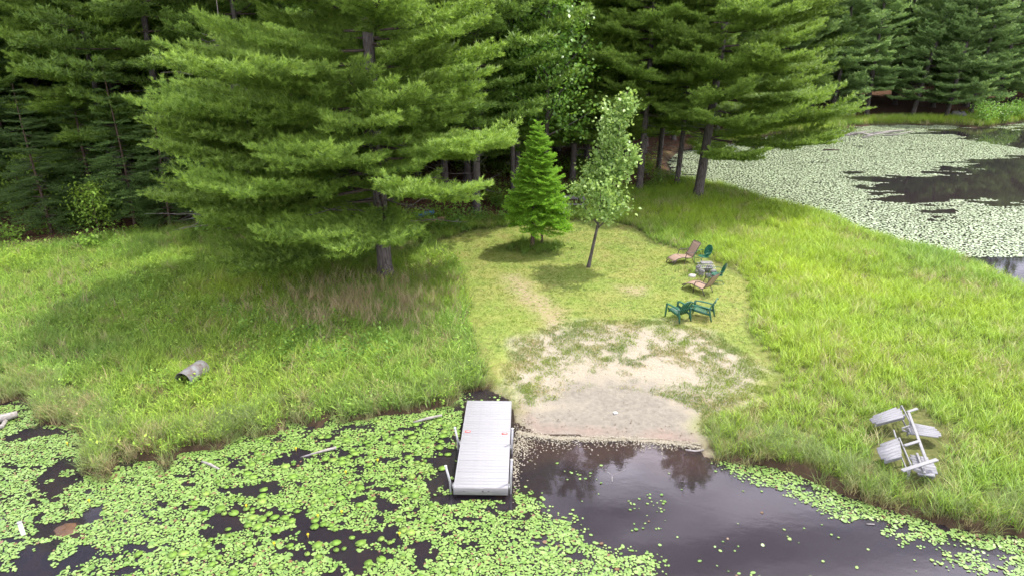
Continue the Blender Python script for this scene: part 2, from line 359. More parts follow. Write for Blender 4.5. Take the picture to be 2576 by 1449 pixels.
def axis(lo, a, b, hi, fine, grow):
    c = list(np.arange(a, b, fine)); s = fine; v = c[-1]; r = []
    while v < hi: s *= grow; v += s; r.append(v)
    s = fine; v = a; l = []
    while v > lo: s *= grow; v -= s; l.append(v)
    return np.array(l[::-1] + c + r)
gx = axis(-420, -24, 26, 460, .17, 1.045); gy = axis(-30, 14.5, 47, 640, .17, 1.04)
GX, GY = np.meshgrid(gx, gy); P = np.stack((GX.ravel(), GY.ravel()), 1)
fl = land_fields(P); H = height(P, fl)
nx = len(gx)
ii = (np.arange(len(gy) - 1)[:, None] * nx + np.arange(nx - 1)[None, :]).ravel()
quads = np.stack((ii, ii + 1, ii + nx + 1, ii + nx), 1)
jit = (fbm(P[:, 0] * .9, P[:, 1] * .9, 21) - .5)
A = {'lawn': sstep(-.35, .35, fl['lawn'] + jit * .8), 'beach': sstep(-.7, .5, fl['beach'] + jit * 1.6), 'forest': sstep(-1.5, 2.0, fl['forest'] + jit * 3),
     'wet': sstep(-1.0, 1.0, fl['wet'] + jit * 2.2 + (fbm(P[:, 0] * 2.6, P[:, 1] * 2.6, 23) - .5) * 1.8), 'path': sstep(-.5, .7, fl['path'] + jit * 1.4), 'water': fl['w']}
V3 = np.column_stack((P, H))
qc = quads
cell_l = fl['lawn'][qc].mean(1); cell_b = fl['beach'][qc].mean(1) ; cell_w = fl['w'][qc].mean(1)
kind = np.where(cell_w > .0, 3, np.where(cell_b > 0, 2, np.where(cell_l > 0, 1, 0)))

t = NT('land')
v = t.pos()
n1 = t.noise(.7, 5, v); n2 = t.noise(6, 5, v, .6); n3 = t.noise(28, 4, v, .65)
soil = t.mix(t.ramp(n2, .35, .65), (.070, .085, .022), (.140, .140, .050))
forest = t.mix(t.ramp(n2, .35, .65), (.045, .026, .016), (.150, .078, .044))
lawn = t.mix(t.ramp(n2, .3, .7), (.130, .208, .028), (.215, .285, .055))
lawn = t.mix(t.ramp(n3, .42, .7, 0, .45), lawn, (.31, .26, .13))
lawn = t.mix(t.ramp(n1, .40, .66, 0, .65), lawn, (.27, .25, .085))
lawn = t.mix(t.math('MULTIPLY', t.attr('path'), t.ramp(n2, .28, .62)), lawn, (.31, .24, .155))
sand = t.mix(t.ramp(n3, .35, .65), (.252, .226, .168), (.348, .308, .236))
sand = t.mix(t.ramp(n2, .5, .72, 0, .5), sand, (.27, .225, .15))
wets = t.mix(t.ramp(n2, .3, .7), (.160, .146, .118), (.240, .218, .176))
wets = t.mix(t.ramp(n3, .62, .75, 0, .6), wets, (.12, .09, .065))
sand = t.mix(t.attr('wet'), sand, wets)
wd = t.attr('water')
redb = t.math('MULTIPLY', t.ramp(t.math('ADD', wd, t.math('MULTIPLY', t.math('SUBTRACT', n2, .5), .9)), -.70, -.35), t.ramp(n1, .3, .65, .0, .38))
sand = t.mix(redb, sand, (.25, .150, .120))
c = t.mix(t.attr('forest'), soil, forest); c = t.mix(t.attr('lawn'), c, lawn); c = t.mix(t.attr('beach'), c, sand)
mud = t.mix(t.ramp(n2, .35, .65), (.006, .005, .0045), (.014, .011, .009))
bsand = t.mix(t.ramp(n3, .3, .7), (.14, .095, .055), (.23, .165, .10))
bed = t.mix(t.math('MULTIPLY', t.attr('beach'), t.ramp(wd, .5, 4.0, 1, 0)), mud, bsand)
c = t.mix(t.ramp(wd, -.05, .12), c, bed)
bankd = t.math('MULTIPLY', t.ramp(t.math('ADD', wd, t.math('MULTIPLY', t.math('SUBTRACT', n2, .5), .5)), -.5, -.1), t.ramp(t.attr('beach'), 0, .6, 1, 0))
c = t.mix(bankd, c, (.050, .034, .020))
bmp = t.math('ADD', t.math('MULTIPLY', n3, .5), t.math('MULTIPLY', n2, 1.5))
M_land = t.done(t.pbsdf(c, t.mix(t.attr('wet'), (.95,) * 3, (.62,) * 3), .15, 0, bmp, .55, .05))

for k, nm in ((0, 'ground'), (1, 'lawn'), (2, 'beach'), (3, 'pond_bed')):
    q = quads[kind == k]; u, inv = np.unique(q.ravel(), return_inverse=True)
    me = mesh_np(nm, V3[u], inv.reshape(-1, 4), True, {a: b[u] for a, b in A.items()})
    tag(add(nm, me, M_land), kind='structure')

# water
t = NT('pond_water')
fr = t.n('ShaderNodeFresnel'); fr.inputs['IOR'].default_value = 1.40
wv = t.noise(2.2, 3, t.mapv(t.pos(), (1, 1.6, 1), (0, 0, .5)), .5); wv2 = t.noise(14, 2, t.mapv(t.pos(), (1, 1.7, 1), (0, 0, .4)), .5)
far_f = t.ramp(t.n('ShaderNodeCameraData').outputs['View Distance'], 1e5, 2e5)   # constant 0; keeps ripple even
hgt = t.math('ADD', wv, t.math('MULTIPLY', wv2, .10))
bm = t.n('ShaderNodeBump'); bm.inputs['Strength'].default_value = .05; bm.inputs['Distance'].default_value = .02
t.l(hgt, bm.inputs['Height']); t.l(bm.outputs[0], fr.inputs['Normal'])
gl = t.n('ShaderNodeBsdfGlossy'); gl.inputs['Roughness'].default_value = .03; gl.inputs['Color'].default_value = (.97, .97, 1, 1); t.l(bm.outputs[0], gl.inputs['Normal'])
tr = t.n('ShaderNodeBsdfTransparent'); tr.inputs[0].default_value = (.55, .45, .38, 1)
df = t.n('ShaderNodeBsdfDiffuse'); df.inputs[0].default_value = (.066, .058, .072, 1)
md_ = t.n('ShaderNodeMixShader'); md_.inputs[0].default_value = .26; t.l(tr.outputs[0], md_.inputs[1]); t.l(df.outputs[0], md_.inputs[2])
ms = t.n('ShaderNodeMixShader'); t.l(fr.outputs[0], ms.inputs[0]); t.l(md_.outputs[0], ms.inputs[1]); t.l(gl.outputs[0], ms.inputs[2])
t.t.nodes.remove(far_f.node)
M_water = t.done(ms.outputs[0])
wm = mesh_np('pond_water', [(-420, -30, 0), (460, -30, 0), (460, 640, 0), (-420, 640, 0)], [[(0, 1, 2, 3)]])
tag(add('pond_water', wm, M_water), kind='structure')

# ------------------------------------------------------------------ scatter (uncountable ground cover)
def scatter(name, pts, variants, mat_, scl, label, rng, tilt=.22, cat=None):
    n = len(pts)
    me = bpy.data.meshes.new(name); me.vertices.add(n); me.vertices.foreach_set('co', np.asarray(pts, np.float32).ravel())
    rot = np.stack((rng.normal(0, tilt, n), rng.normal(0, tilt, n), rng.uniform(0, 6.283, n)), 1).astype(np.float32)
    a = me.attributes.new('rot', 'FLOAT_VECTOR', 'POINT'); a.data.foreach_set('vector', rot.ravel())
    a = me.attributes.new('scl', 'FLOAT', 'POINT'); a.data.foreach_set('value', np.asarray(scl, np.float32))
    a = me.attributes.new('idx', 'INT', 'POINT'); a.data.foreach_set('value', rng.integers(0, len(variants), n).astype(np.int32))
    c = bpy.data.collections.new(name + '_kinds')
    for i, m in enumerate(variants):
        if not m.materials: m.materials.append(mat_)
        o = bpy.data.objects.new('%s_kind' % name, m); c.objects.link(o)
    g = bpy.data.node_groups.new(name, 'GeometryNodeTree')
    g.interface.new_socket('Geometry', in_out='INPUT', socket_type='NodeSocketGeometry'); g.interface.new_socket('Geometry', in_out='OUTPUT', socket_type='NodeSocketGeometry')
    gi = g.nodes.new('NodeGroupInput'); go = g.nodes.new('NodeGroupOutput'); ip = g.nodes.new('GeometryNodeInstanceOnPoints'); ci = g.nodes.new('GeometryNodeCollectionInfo')
    ci.inputs['Collection'].default_value = c; ci.inputs['Separate Children'].default_value = True; ci.inputs['Reset Children'].default_value = True
    def na(nm, ty):
        x = g.nodes.new('GeometryNodeInputNamedAttribute'); x.data_type = ty; x.inputs[0].default_value = nm; return x.outputs[0]
    er = g.nodes.new('FunctionNodeEulerToRotation'); g.links.new(na('rot', 'FLOAT_VECTOR'), er.inputs[0])
    g.links.new(gi.outputs[0], ip.inputs['Points']); g.links.new(ci.outputs[0], ip.inputs['Instance']); ip.inputs['Pick Instance'].default_value = True
    g.links.new(na('idx', 'INT'), ip.inputs['Instance Index']); g.links.new(er.outputs[0], ip.inputs['Rotation']); g.links.new(na('scl', 'FLOAT'), ip.inputs['Scale'])
    g.links.new(ip.outputs[0], go.inputs[0])
    o = add(name, me, mat_); md = o.modifiers.new('scatter', 'NODES'); md.node_group = g
    return tag(o, label, cat, kind='stuff')

def blades(n, rad, hmin, hmax, w, bend, rng, seg=3, tipw=.15):
    V = []; F3 = []; F4 = []; tint = []; tip = []
    for i in range(n):
        a, r = rng.uniform(0, 6.283), rad * math.sqrt(rng.uniform()); b = np.array((math.cos(a) * r, math.sin(a) * r, -.03))
        h = rng.uniform(hmin, hmax); lean = rng.uniform(0, 6.283); ld = np.array((math.cos(lean), math.sin(lean), 0)); bd = bend * rng.uniform(.3, 1.5) * h
        fa = rng.uniform(0, 6.283); sd = np.array((math.cos(fa), math.sin(fa), 0)) * w * rng.uniform(.6, 1.3) / 2
        k = len(V); tt = rng.uniform()
        for s in range(seg):
            q = s / seg; c = b + np.array((0, 0, h * (q - .22 * q * q * min(1.5, bend * 2)))) + ld * bd * q * q; ww = sd * (1 - q * (1 - tipw))
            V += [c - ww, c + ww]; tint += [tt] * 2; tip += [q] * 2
        V.append(b + np.array((0, 0, h * (1 - .22 * min(1.5, bend * 2)))) + ld * bd); tint.append(tt); tip.append(1)
        for s in range(seg - 1): F4.append((k + 2 * s, k + 2 * s + 1, k + 2 * s + 3, k + 2 * s + 2))
        F3.append((k + 2 * seg - 2, k + 2 * seg - 1, k + 2 * seg))
    return mesh_np('blades', V, [F3, F4] if F4 else [F3], False, {'tint': tint, 'tip': tip})
def leaves_clump(n, rad, h, size, rng):
    V = []; F = []; tint = []
    for i in range(n):
        p = np.array((rng.normal(0, rad), rng.normal(0, rad), abs(rng.normal(.6, .3)) * h)); d = rng.normal(0, 1, 3); d[2] = abs(d[2]) * .4; d /= np.linalg.norm(d)
        s = np.cross(d, (0, 0, 1)) ; s /= np.linalg.norm(s) + 1e-6; L = size * rng.uniform(.6, 1.3); k = len(V)
        V += [p, p + d * L * .5 + s * L * .3, p + d * L, p + d * L * .5 - s * L * .3]; F.append((k, k + 1, k + 2, k + 3)); tint += [rng.uniform()] * 4
    return mesh_np('weed', V, [F], False, {'tint': tint, 'tip': [1] * len(V)})
def rnd_in(pl_or_box, n, rng):
    x0, y0, x1, y1 = pl_or_box; return np.stack((rng.uniform(x0, x1, n), rng.uniform(y0, y1, n)), 1)
def in_view(p, margin=.08):
    zz = p[:, 1] * math.cos(PITCH) + CAM_H * math.sin(PITCH)
    return (np.abs(p[:, 0]) < zz * (math.tan(HFOV / 2) + margin) + 1.5) & (p[:, 1] > 11)
def lift(p): return np.column_stack((p, height(p) - .01))

rng = np.random.default_rng(7)
tall_v = [blades(15, .17, .38, .80, .022, .45, rng) for _ in range(4)] + [blades(9, .2, .40, .75, .042, .55, rng) for _ in range(2)]
mead_v = [blades(15, .18, .35, .75, .024, .55, rng) for _ in range(8)] + [blades(8, .2, .35, .70, .045, .6, rng) for _ in range(4)] + [leaves_clump(24, .15, .30, .09, rng)]
sedge_v = [blades(26, .16, .45, .95, .016, .60, rng) for _ in range(5)]
weed_v = [leaves_clump(26, .14, .40, .11, rng) for _ in range(4)]
lawn_v = [blades(12, .12, .05, .13, .016, .5, rng, 2) for _ in range(4)]
far_v = [blades(12, .3, .5, 1.0, .04, .4, rng, 2) for _ in range(4)]
dry_v = [blades(12, .16, .5, .95, .014, .35, rng) for _ in range(4)]
fern_v = [leaves_clump(40, .22, .55, .14, rng) for _ in range(3)]

p = rnd_in((-34, 12, 46, 62), 165000, rng); p = p[in_view(p)]; f = land_fields(p)
lg = poly([(2195, 1065), (2300, 1025), (2375, 1080), (2390, 1150), (2350, 1215), (2270, 1215), (2205, 1150)], .4)
lgd = sdpoly(p, lg)
open_ = ((lgd < -.25) | ((lgd < .3) & (rng.uniform(size=len(p)) < .3))) & (f['w'] < -.12) & (f['lawn'] < -.05 + .55 * (fbm(p[:, 0] * 1.3, p[:, 1] * 1.3, 45, 3) - .5)) & (f['beach'] < -.1) & (f['forest'] < 1.2)
dist = p[:, 1]
keep = open_ & (rng.uniform(size=len(p)) < np.clip(30 / dist, .45, 1))
p = p[keep]; f = {k: v_[keep] for k, v_ in f.items()}
right = p[:, 0] > 3.0
ax_r = p[right]; s = rng.uniform(.7, 1.15, len(ax_r)) * (.5 + .95 * fbm(ax_r[:, 0] * .35, ax_r[:, 1] * .35, 31)) * (1 - .35 * sstep(-.6, 0, f['lawn'][right]))
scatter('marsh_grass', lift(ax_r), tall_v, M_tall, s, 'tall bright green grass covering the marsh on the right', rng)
pl_ = p[~right]; wl = -f['w'][~right]
s = rng.uniform(.65, 1.1, len(pl_)) * (.55 + .95 * fbm(pl_[:, 0] * .35, pl_[:, 1] * .35, 37))
wm_ = (fbm(pl_[:, 0] * .3, pl_[:, 1] * .3, 41) > .52) & (wl > 2.5) & (rng.uniform(size=len(pl_)) < .22)
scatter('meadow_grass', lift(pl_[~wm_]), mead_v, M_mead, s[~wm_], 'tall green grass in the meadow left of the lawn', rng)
scatter('leafy_weeds', lift(pl_[wm_]), weed_v, M_weed, s[wm_] * 1.1, 'leafy green weeds growing among the meadow grass', rng)
p = rnd_in((-32, 17, 42, 50), 2600, rng); p = p[in_view(p)]; f = land_fields(p)
k = (f['w'] < -.6) & (f['lawn'] < -.3) & (f['beach'] < -.3) & (f['forest'] < 1) & (fbm(p[:, 0] * .4, p[:, 1] * .4, 47) > .47)
scatter('seed_stalks', lift(p[k]), dry_v, M_dry, rng.uniform(.7, 1.15, k.sum()), 'scattered pale seed stalks standing above the green grass', rng, .2)
# sedge fringe along the banks
p = rnd_in((-30, 13, 40, 34), 90000, rng); p = p[in_view(p)]; f = land_fields(p)
k = (f['near'] < .12) & (f['near'] > -1.1) & (f['beach'] < -.2) & (rng.uniform(size=len(p)) < .55 * sstep(.30, .6, fbm(p[:, 0] * .8, p[:, 1] * .8, 51)) + .12) & ((f['lawn'] < -.1))
scatter('bank_sedge', lift(p[k]), sedge_v, M_reedbank, rng.uniform(.5, 1.0, k.sum()), 'tufted sedge with brown bases fringing the pond bank', rng, .2)
# dry stalks in front of the big pine
c0 = ground(930, 770)
p = np.column_stack((rng.normal(c0[0], 2.6, 380), rng.normal(c0[1], 1.5, 380))); f = land_fields(p); k = (f['w'] < -.5) & (f['lawn'] < -.2)
scatter('dry_stalks', lift(p[k]), dry_v, M_dryred, rng.uniform(1.0, 1.45, k.sum()), 'dry reddish grass stalks standing before the big pine', rng)
# mown lawn and beach tufts
p = rnd_in((-6, 20, 16, 44), 75000, rng); f = land_fields(p)
k = (f['lawn'] > .0) & (f['beach'] < .25) & (f['w'] < -.1) & (rng.uniform(size=len(p)) < 1 - .75 * sstep(-.3, .6, f['path']))
scatter('short_grass', lift(p[k]), lawn_v, M_lawn, rng.uniform(.6, 1.2, k.sum()), 'short mown yellow green grass of the lawn', rng)
p = rnd_in((-2, 18, 14, 32), 95000, rng); f = land_fields(p)
gm = fbm(p[:, 0] * .55, p[:, 1] * .55, 61) + .35 * (fbm(p[:, 0] * 2.4, p[:, 1] * 2.4, 66) - .5); edge = sstep(2.6, .2, f['beach'])
k = (f['beach'] > -.3) & (f['wet'] < .3) & (f['w'] < -.5) & (rng.uniform(size=len(p)) < np.clip((sstep(.41, .56, gm) * 1.1 + edge * .9) * sstep(.32, .58, fbm(p[:, 0] * 2.2, p[:, 1] * 2.2, 71)), 0, 1))
scatter('beach_grass', lift(p[k]), lawn_v, M_sandgrass, rng.uniform(.7, 1.5, k.sum()), 'sparse green tufts growing through the sand', rng)
# bits of dead leaf and bark strewn over the sand
p = rnd_in((-2, 17, 12, 27), 2600, rng); f = land_fields(p)
k = (f['beach'] > .2) & (f['w'] < -.1) & (rng.uniform(size=len(p)) < .18 + .5 * sstep(-1.6, -.2, f['w']))
M_bits = mat('leaf_litter', (.06, .04, .025), (.16, .11, .07), 20, .9)
scatter('beach_litter', lift(p[k]) + np.array((0, 0, .02)), [leaves_clump(3, .12, .01, .05, rng) for _ in range(3)], M_bits, rng.uniform(.5, 1.3, k.sum()), 'dead leaf bits strewn over the sand', rng)
# far shore grass
p = rnd_in((20, 58, 110, 110), 60000, rng); p = p[in_view(p)]; f = land_fields(p)
k = (f['far'] < -.1) & (f['far'] > -7) & (f['forest'] < 1.5)
scatter('shore_grass', lift(p[k]), far_v, M_tall, rng.uniform(.6, 1.1, k.sum()), 'green grass along the far shore of the pond', rng)
# ferns and seedlings on the forest floor
p = rnd_in((-48, 34, 20, 66), 9000, rng); p = p[in_view(p)]; f = land_fields(p)
k = (f['forest'] > -1) & (f['lawn'] < -.6) & (f['w'] < -1) & (fbm(p[:, 0] * .22, p[:, 1] * .22, 81) > .5)
scatter('forest_undergrowth', lift(p[k]), fern_v, M_weed, rng.uniform(.6, 1.6, k.sum()), 'low leafy undergrowth on the dark forest floor', rng)

# ------------------------------------------------------------------ floating pads
def pads_mesh(name, P, rad, rng, sides=7, z=.012, tilt=.05):
    n = len(P); a = np.linspace(0, 2 * math.pi, sides, endpoint=False)[None, :] + rng.uniform(0, 6.28, (n, 1))
    rr = rad[:, None] * rng.uniform(.85, 1.1, (n, sides)); el = rng.uniform(.7, 1.0, (n, 1)); th = rng.uniform(0, 3.14, (n, 1))
    ux, uy = rr * np.cos(a), rr * np.sin(a) * el
    x = P[:, :1] + ux * np.cos(th) - uy * np.sin(th); y = P[:, 1:2] + ux * np.sin(th) + uy * np.cos(th)
    tx, ty = rng.normal(0, tilt, (n, 1)), rng.normal(0, tilt, (n, 1))
    zz = z + rng.uniform(0, .012, (n, 1)) + (x - P[:, :1]) * tx + (y - P[:, 1:2]) * ty
    zz = np.maximum(zz, .004)
    V = np.stack((x, y, zz), 2).reshape(-1, 3); F = np.arange(n * sides).reshape(n, sides)
    return mesh_np(name, V, [F], False, {'tint': np.repeat(rng.uniform(0, 1, n), sides), 'tip': np.repeat((rng.uniform(0, 1, n) > .035).astype(float), sides)})
def hexpts(box, sp, rng, jit=.28):
    x0, y0, x1, y1 = box; xs = np.arange(x0, x1, sp); ys = np.arange(y0, y1, sp * .866)
    X, Y = np.meshgrid(xs, ys); X = X + (np.arange(len(ys)) % 2)[:, None] * sp / 2
    return np.stack((X.ravel(), Y.ravel()), 1) + rng.normal(0, sp * jit, (X.size, 2))
def blob(p, px, py, rx, ry):
    c = at(px, py, 0); ex = abs(at(px + rx, py, 0)[0] - c[0]); ey = abs(at(px, py - ry, 0)[1] - c[1])
    return 1 - np.sqrt(((p[:, 0] - c[0]) / ex) ** 2 + ((p[:, 1] - c[1]) / ey) ** 2)
M_pad = leafmat('small_pads', (0.109, 0.211, 0.036), (0.242, 0.348, 0.094), .10, rough=.36, spec=.5, rnd=0, tl=(1, 1, .8), upn=0, base=(.17, .10, .05))
M_pad_sheen = leafmat('sheen_tinted_pads', (0.322, 0.410, 0.227), (0.468, 0.540, 0.356), .08, rough=.30, spec=.6, rnd=0, tl=(1, 1, .8), upn=0)  # whitish green holds the glare of the sky on the pads, painted in
M_padbig = leafmat('big_pads', (0.165, 0.304, 0.041), (0.238, 0.358, 0.069), .10, rough=.55, spec=.3, rnd=.15, tl=(1, 1, .7), upn=0)
M_padyel = leafmat('washed_pads', (0.262, 0.231, 0.158), (0.346, 0.317, 0.249), .10, rough=.5, rnd=0, upn=0)
pad_left = poly([(-500, 960), (1165, 960), (1165, 1020), (1140, 1238), (1275, 1262), (1300, 1235), (1345, 1255), (1360, 1300), (1430, 1310), (1460, 1360), (1560, 1400), (1640, 1395), (1660, 1425), (1600, 1500), (1650, 1700), (-900, 1700), (-900, 1000)])
pad_right = poly([(1795, 1152), (1860, 1158), (1940, 1170), (2003, 1185), (2130, 1240), (2342, 1300), (2480, 1340), (2700, 1350), (2700, 1510), (2540, 1470), (2420, 1425), (2330, 1398), (2240, 1352), (2120, 1308), (2000, 1252), (1930, 1222), (1850, 1186)])
p = hexpts((-22, 10.5, 24, 26.5), .060, rng); p = p[in_view(p)]; f = land_fields(p)
sl = sdpoly(p, pad_left); sr = sdpoly(p, pad_right)
nn = fbm(p[:, 0] * .55, p[:, 1] * .8, 91); nm = fbm(p[:, 0] * 2.2, p[:, 1] * 2.8, 97, 3)
cov = .80 + .50 * (nn - .5) - .30 * sstep(.56, .68, fbm(p[:, 0] * 3.2, p[:, 1] * 5.0, 119, 2)) * sstep(.42, .6, fbm(p[:, 0] * .5, p[:, 1] * .5, 123, 2) + .1)
for b in ((150, 1210, 60, 60), (165, 1330, 70, 50), (770, 1335, 60, 30), (860, 1395, 110, 70), (560, 1310, 60, 40), (100, 1420, 90, 60), (1125, 1150, 36, 110), (780, 1150, 70, 26), (60, 1090, 70, 16), (1110, 1250, 30, 30), (1020, 1150, 30, 20), (1060, 1395, 20, 30), (640, 1225, 90, 24), (700, 1300, 60, 20), (980, 1270, 40, 16), (1280, 1270, 26, 14)):
    cov -= .52 * sstep(-.3, .9, blob(p, *b) + (nm - .5) * 2.2)
thr = sstep(cov - .10, cov + .10, nm * .70 + .10 + .22 * rng.uniform(size=len(p)))
in_l = (sl > 0) | ((sl > -.5) & (rng.uniform(size=len(p)) < .25 * sstep(-.5, 0, sl)))
keep_l = in_l & (rng.uniform(size=len(p)) > thr) & (sl > -.6)
cr = sstep(-.25, .35, sr + (nm - .5) * .7) * sstep(.36, .50, nm + .12)
keep_r = (rng.uniform(size=len(p)) < cr * .9)
sp_ = (rng.uniform(size=len(p)) < .0042 + .05 * sstep(.70, .80, nn + .1 * nm)) & (f['beach'] < -.2) & (sl < 0)
k = (keep_l | keep_r | sp_) & (f['near'] > .02)
docp = poly([(1172, 1003), (1290, 1003), (1284, 1246), (1136, 1242)], .15)
k &= sdpoly(p, docp) < -.03
pp = p[k]
tag(add('small_lily_pads', pads_mesh('small_lily_pads', pp, np.clip(.034 * np.exp(rng.normal(0, .30, len(pp))), .015, .075), rng, 7, .012, .09), M_pad), 'small round green pads crowding the near water', None, None, 'stuff')
# far pond
p = hexpts((14, 36, 150, 100), .155, rng, .32); p = p[in_view(p, .02)]; f = land_fields(p)
open1 = sdpoly(p, poly([(2130, 452), (2190, 440), (2260, 446), (2380, 430), (2440, 415), (2576, 395), (2800, 380), (2800, 510), (2576, 518), (2480, 514), (2400, 508), (2330, 524), (2260, 505), (2180, 478)]))
open2 = sdpoly(p, poly([(2300, 338), (2400, 328), (2576, 322), (2800, 310), (2800, 400), (2576, 375), (2480, 358), (2420, 345)]))
open3 = sdpoly(p, poly([(2400, 622), (2480, 640), (2576, 655), (2800, 720), (2800, 830), (2576, 715), (2480, 668)], .2))
nn = fbm(p[:, 0] * .16, p[:, 1] * .5, 101); nm = fbm(p[:, 0] * .7, p[:, 1] * 1.5, 103, 3)
cov = .80 + .35 * (nn - .45)
for o_ in (open1, open2, open3): cov -= .9 * sstep(-1.2, 1.4, o_ + (nm - .5) * 3.0 + (fbm(p[:, 0] * .25, p[:, 1] * .9, 111, 3) - .5) * 7)
cov -= .30 * sstep(-2.0, -.1, -f['far'])
k = (f['far'] > .05) & (rng.uniform(size=len(p)) > sstep(cov - .12, cov + .12, nm * .8 + .13))
pp = p[k]
tag(add('far_lily_pads', pads_mesh('far_lily_pads', pp, rng.uniform(.05, .105, len(pp)), rng, 6, .012, .05), M_pad_sheen), 'pads pale with sky sheen carpeting the far pond', None, None, 'stuff')
# pale pads washed up along the beach
sh = poly([(1300, 1085), (1335, 1092), (1400, 1101), (1500, 1102), (1600, 1104), (1700, 1113), (1765, 1122)])
P_ = []
for i in range(len(sh) - 1):
    m = int(620 * np.linalg.norm(sh[i + 1] - sh[i])); q = sh[i] + (sh[i + 1] - sh[i]) * rng.uniform(0, 1, (m, 1)); q[:, 1] += rng.normal(-.02, .055, m) - rng.exponential(.12, m) * (rng.uniform(size=m) < .3); P_.append(q)
for (x, y, sx, sy, m) in ((1312, 1110, .22, .6, 520), (1294, 1160, .09, .7, 260), (1370, 1118, .8, .22, 220), (1650, 1120, .6, .16, 120)):
    c = at(x, y, 0); P_.append(np.column_stack((rng.normal(c[0], sx, m), rng.normal(c[1], sy, m))))
P_ = np.vstack(P_); P_ = P_[sdpoly(P_, docp) < -.05]
me = pads_mesh('washed_up_pads', P_, rng.uniform(.012, .027, len(P_)), rng, 6, .012, .15)
co = np.empty(len(me.vertices) * 3, np.float32); me.vertices.foreach_get('co', co); co = co.reshape(-1, 3); co[:, 2] += np.maximum(np.repeat(height(P_), 6), 0); me.vertices.foreach_set('co', co.ravel())
tag(add('washed_up_pads', me, M_padyel), 'pale yellow pads washed up along the beach edge', None, None, 'stuff')

# big yellow-green pads: things one could count
def pad_one(rng):
    n = 12; a = np.linspace(.18, 2 * math.pi - .18, n); r = np.concatenate((rng.uniform(.93, 1.05, n), [.12]))
    V = [(r[i] * math.cos(a[i]), r[i] * .82 * math.sin(a[i]), .02 + .03 * rng.uniform()) for i in range(n)] + [(.12, 0, 0.0)]
    B = [(x * .97, y * .97, z - .03) for x, y, z in V]; m = n + 1
    F = [(n, i, i + 1) for i in range(n - 1)]; F += [(m + n, m + i + 1, m + i) for i in range(n - 1)]
    S = [(i, m + i, m + (i + 1) % m, (i + 1) % m) for i in range(m)]
    return mesh_np('lily_pad', V + B, [F, S], False, {'tint': [rng.uniform()] * (2 * m), 'tip': [1] * (2 * m)})
pad_var = [pad_one(rng) for _ in range(4)]
for m in pad_var: m.materials.append(M_padbig)
spots = [(1065, 1090, 70, 26, 34), (1100, 1130, 34, 30, 22), (690, 1150, 60, 24, 18), (850, 1140, 60, 30, 18), (920, 1165, 80, 34, 26), (760, 1270, 90, 40, 24), (640, 1300, 90, 40, 16), (850, 1385, 40, 20, 8), (800, 1330, 60, 30, 12), (450, 1420, 90, 26, 12), (560, 1380, 70, 30, 10), (1000, 1340, 90, 60, 12), (610, 1240, 60, 30, 10), (1050, 1210, 50, 30, 14)]
placed = []
for x, y, sx, sy, m in spots:
    for _ in range(m):
        c = at(rng.normal(x, sx), rng.normal(y, sy), 0)
        if float(sdpoly(c[None, :2], near_pond)[0]) < .15 or float(sdpoly(c[None, :2], docp)[0]) > -.15: continue
        r = rng.uniform(.065, .150)
        if any((c[0] - q[0]) ** 2 + (c[1] - q[1]) ** 2 < (.8 * (r + q[2])) ** 2 for q in placed): continue
        placed.append((c[0], c[1], r))
        o = add('lily_pad', pad_var[rng.integers(4)], loc=(c[0], c[1], .026), rot=(rng.normal(0, .02), rng.normal(0, .02), rng.uniform(0, 6.28)), scl=(r, r, .2))
        tag(o, 'large yellow green lily pad lying among the small pads left of the dock', 'lily pad', 'large lily pads left of the dock')


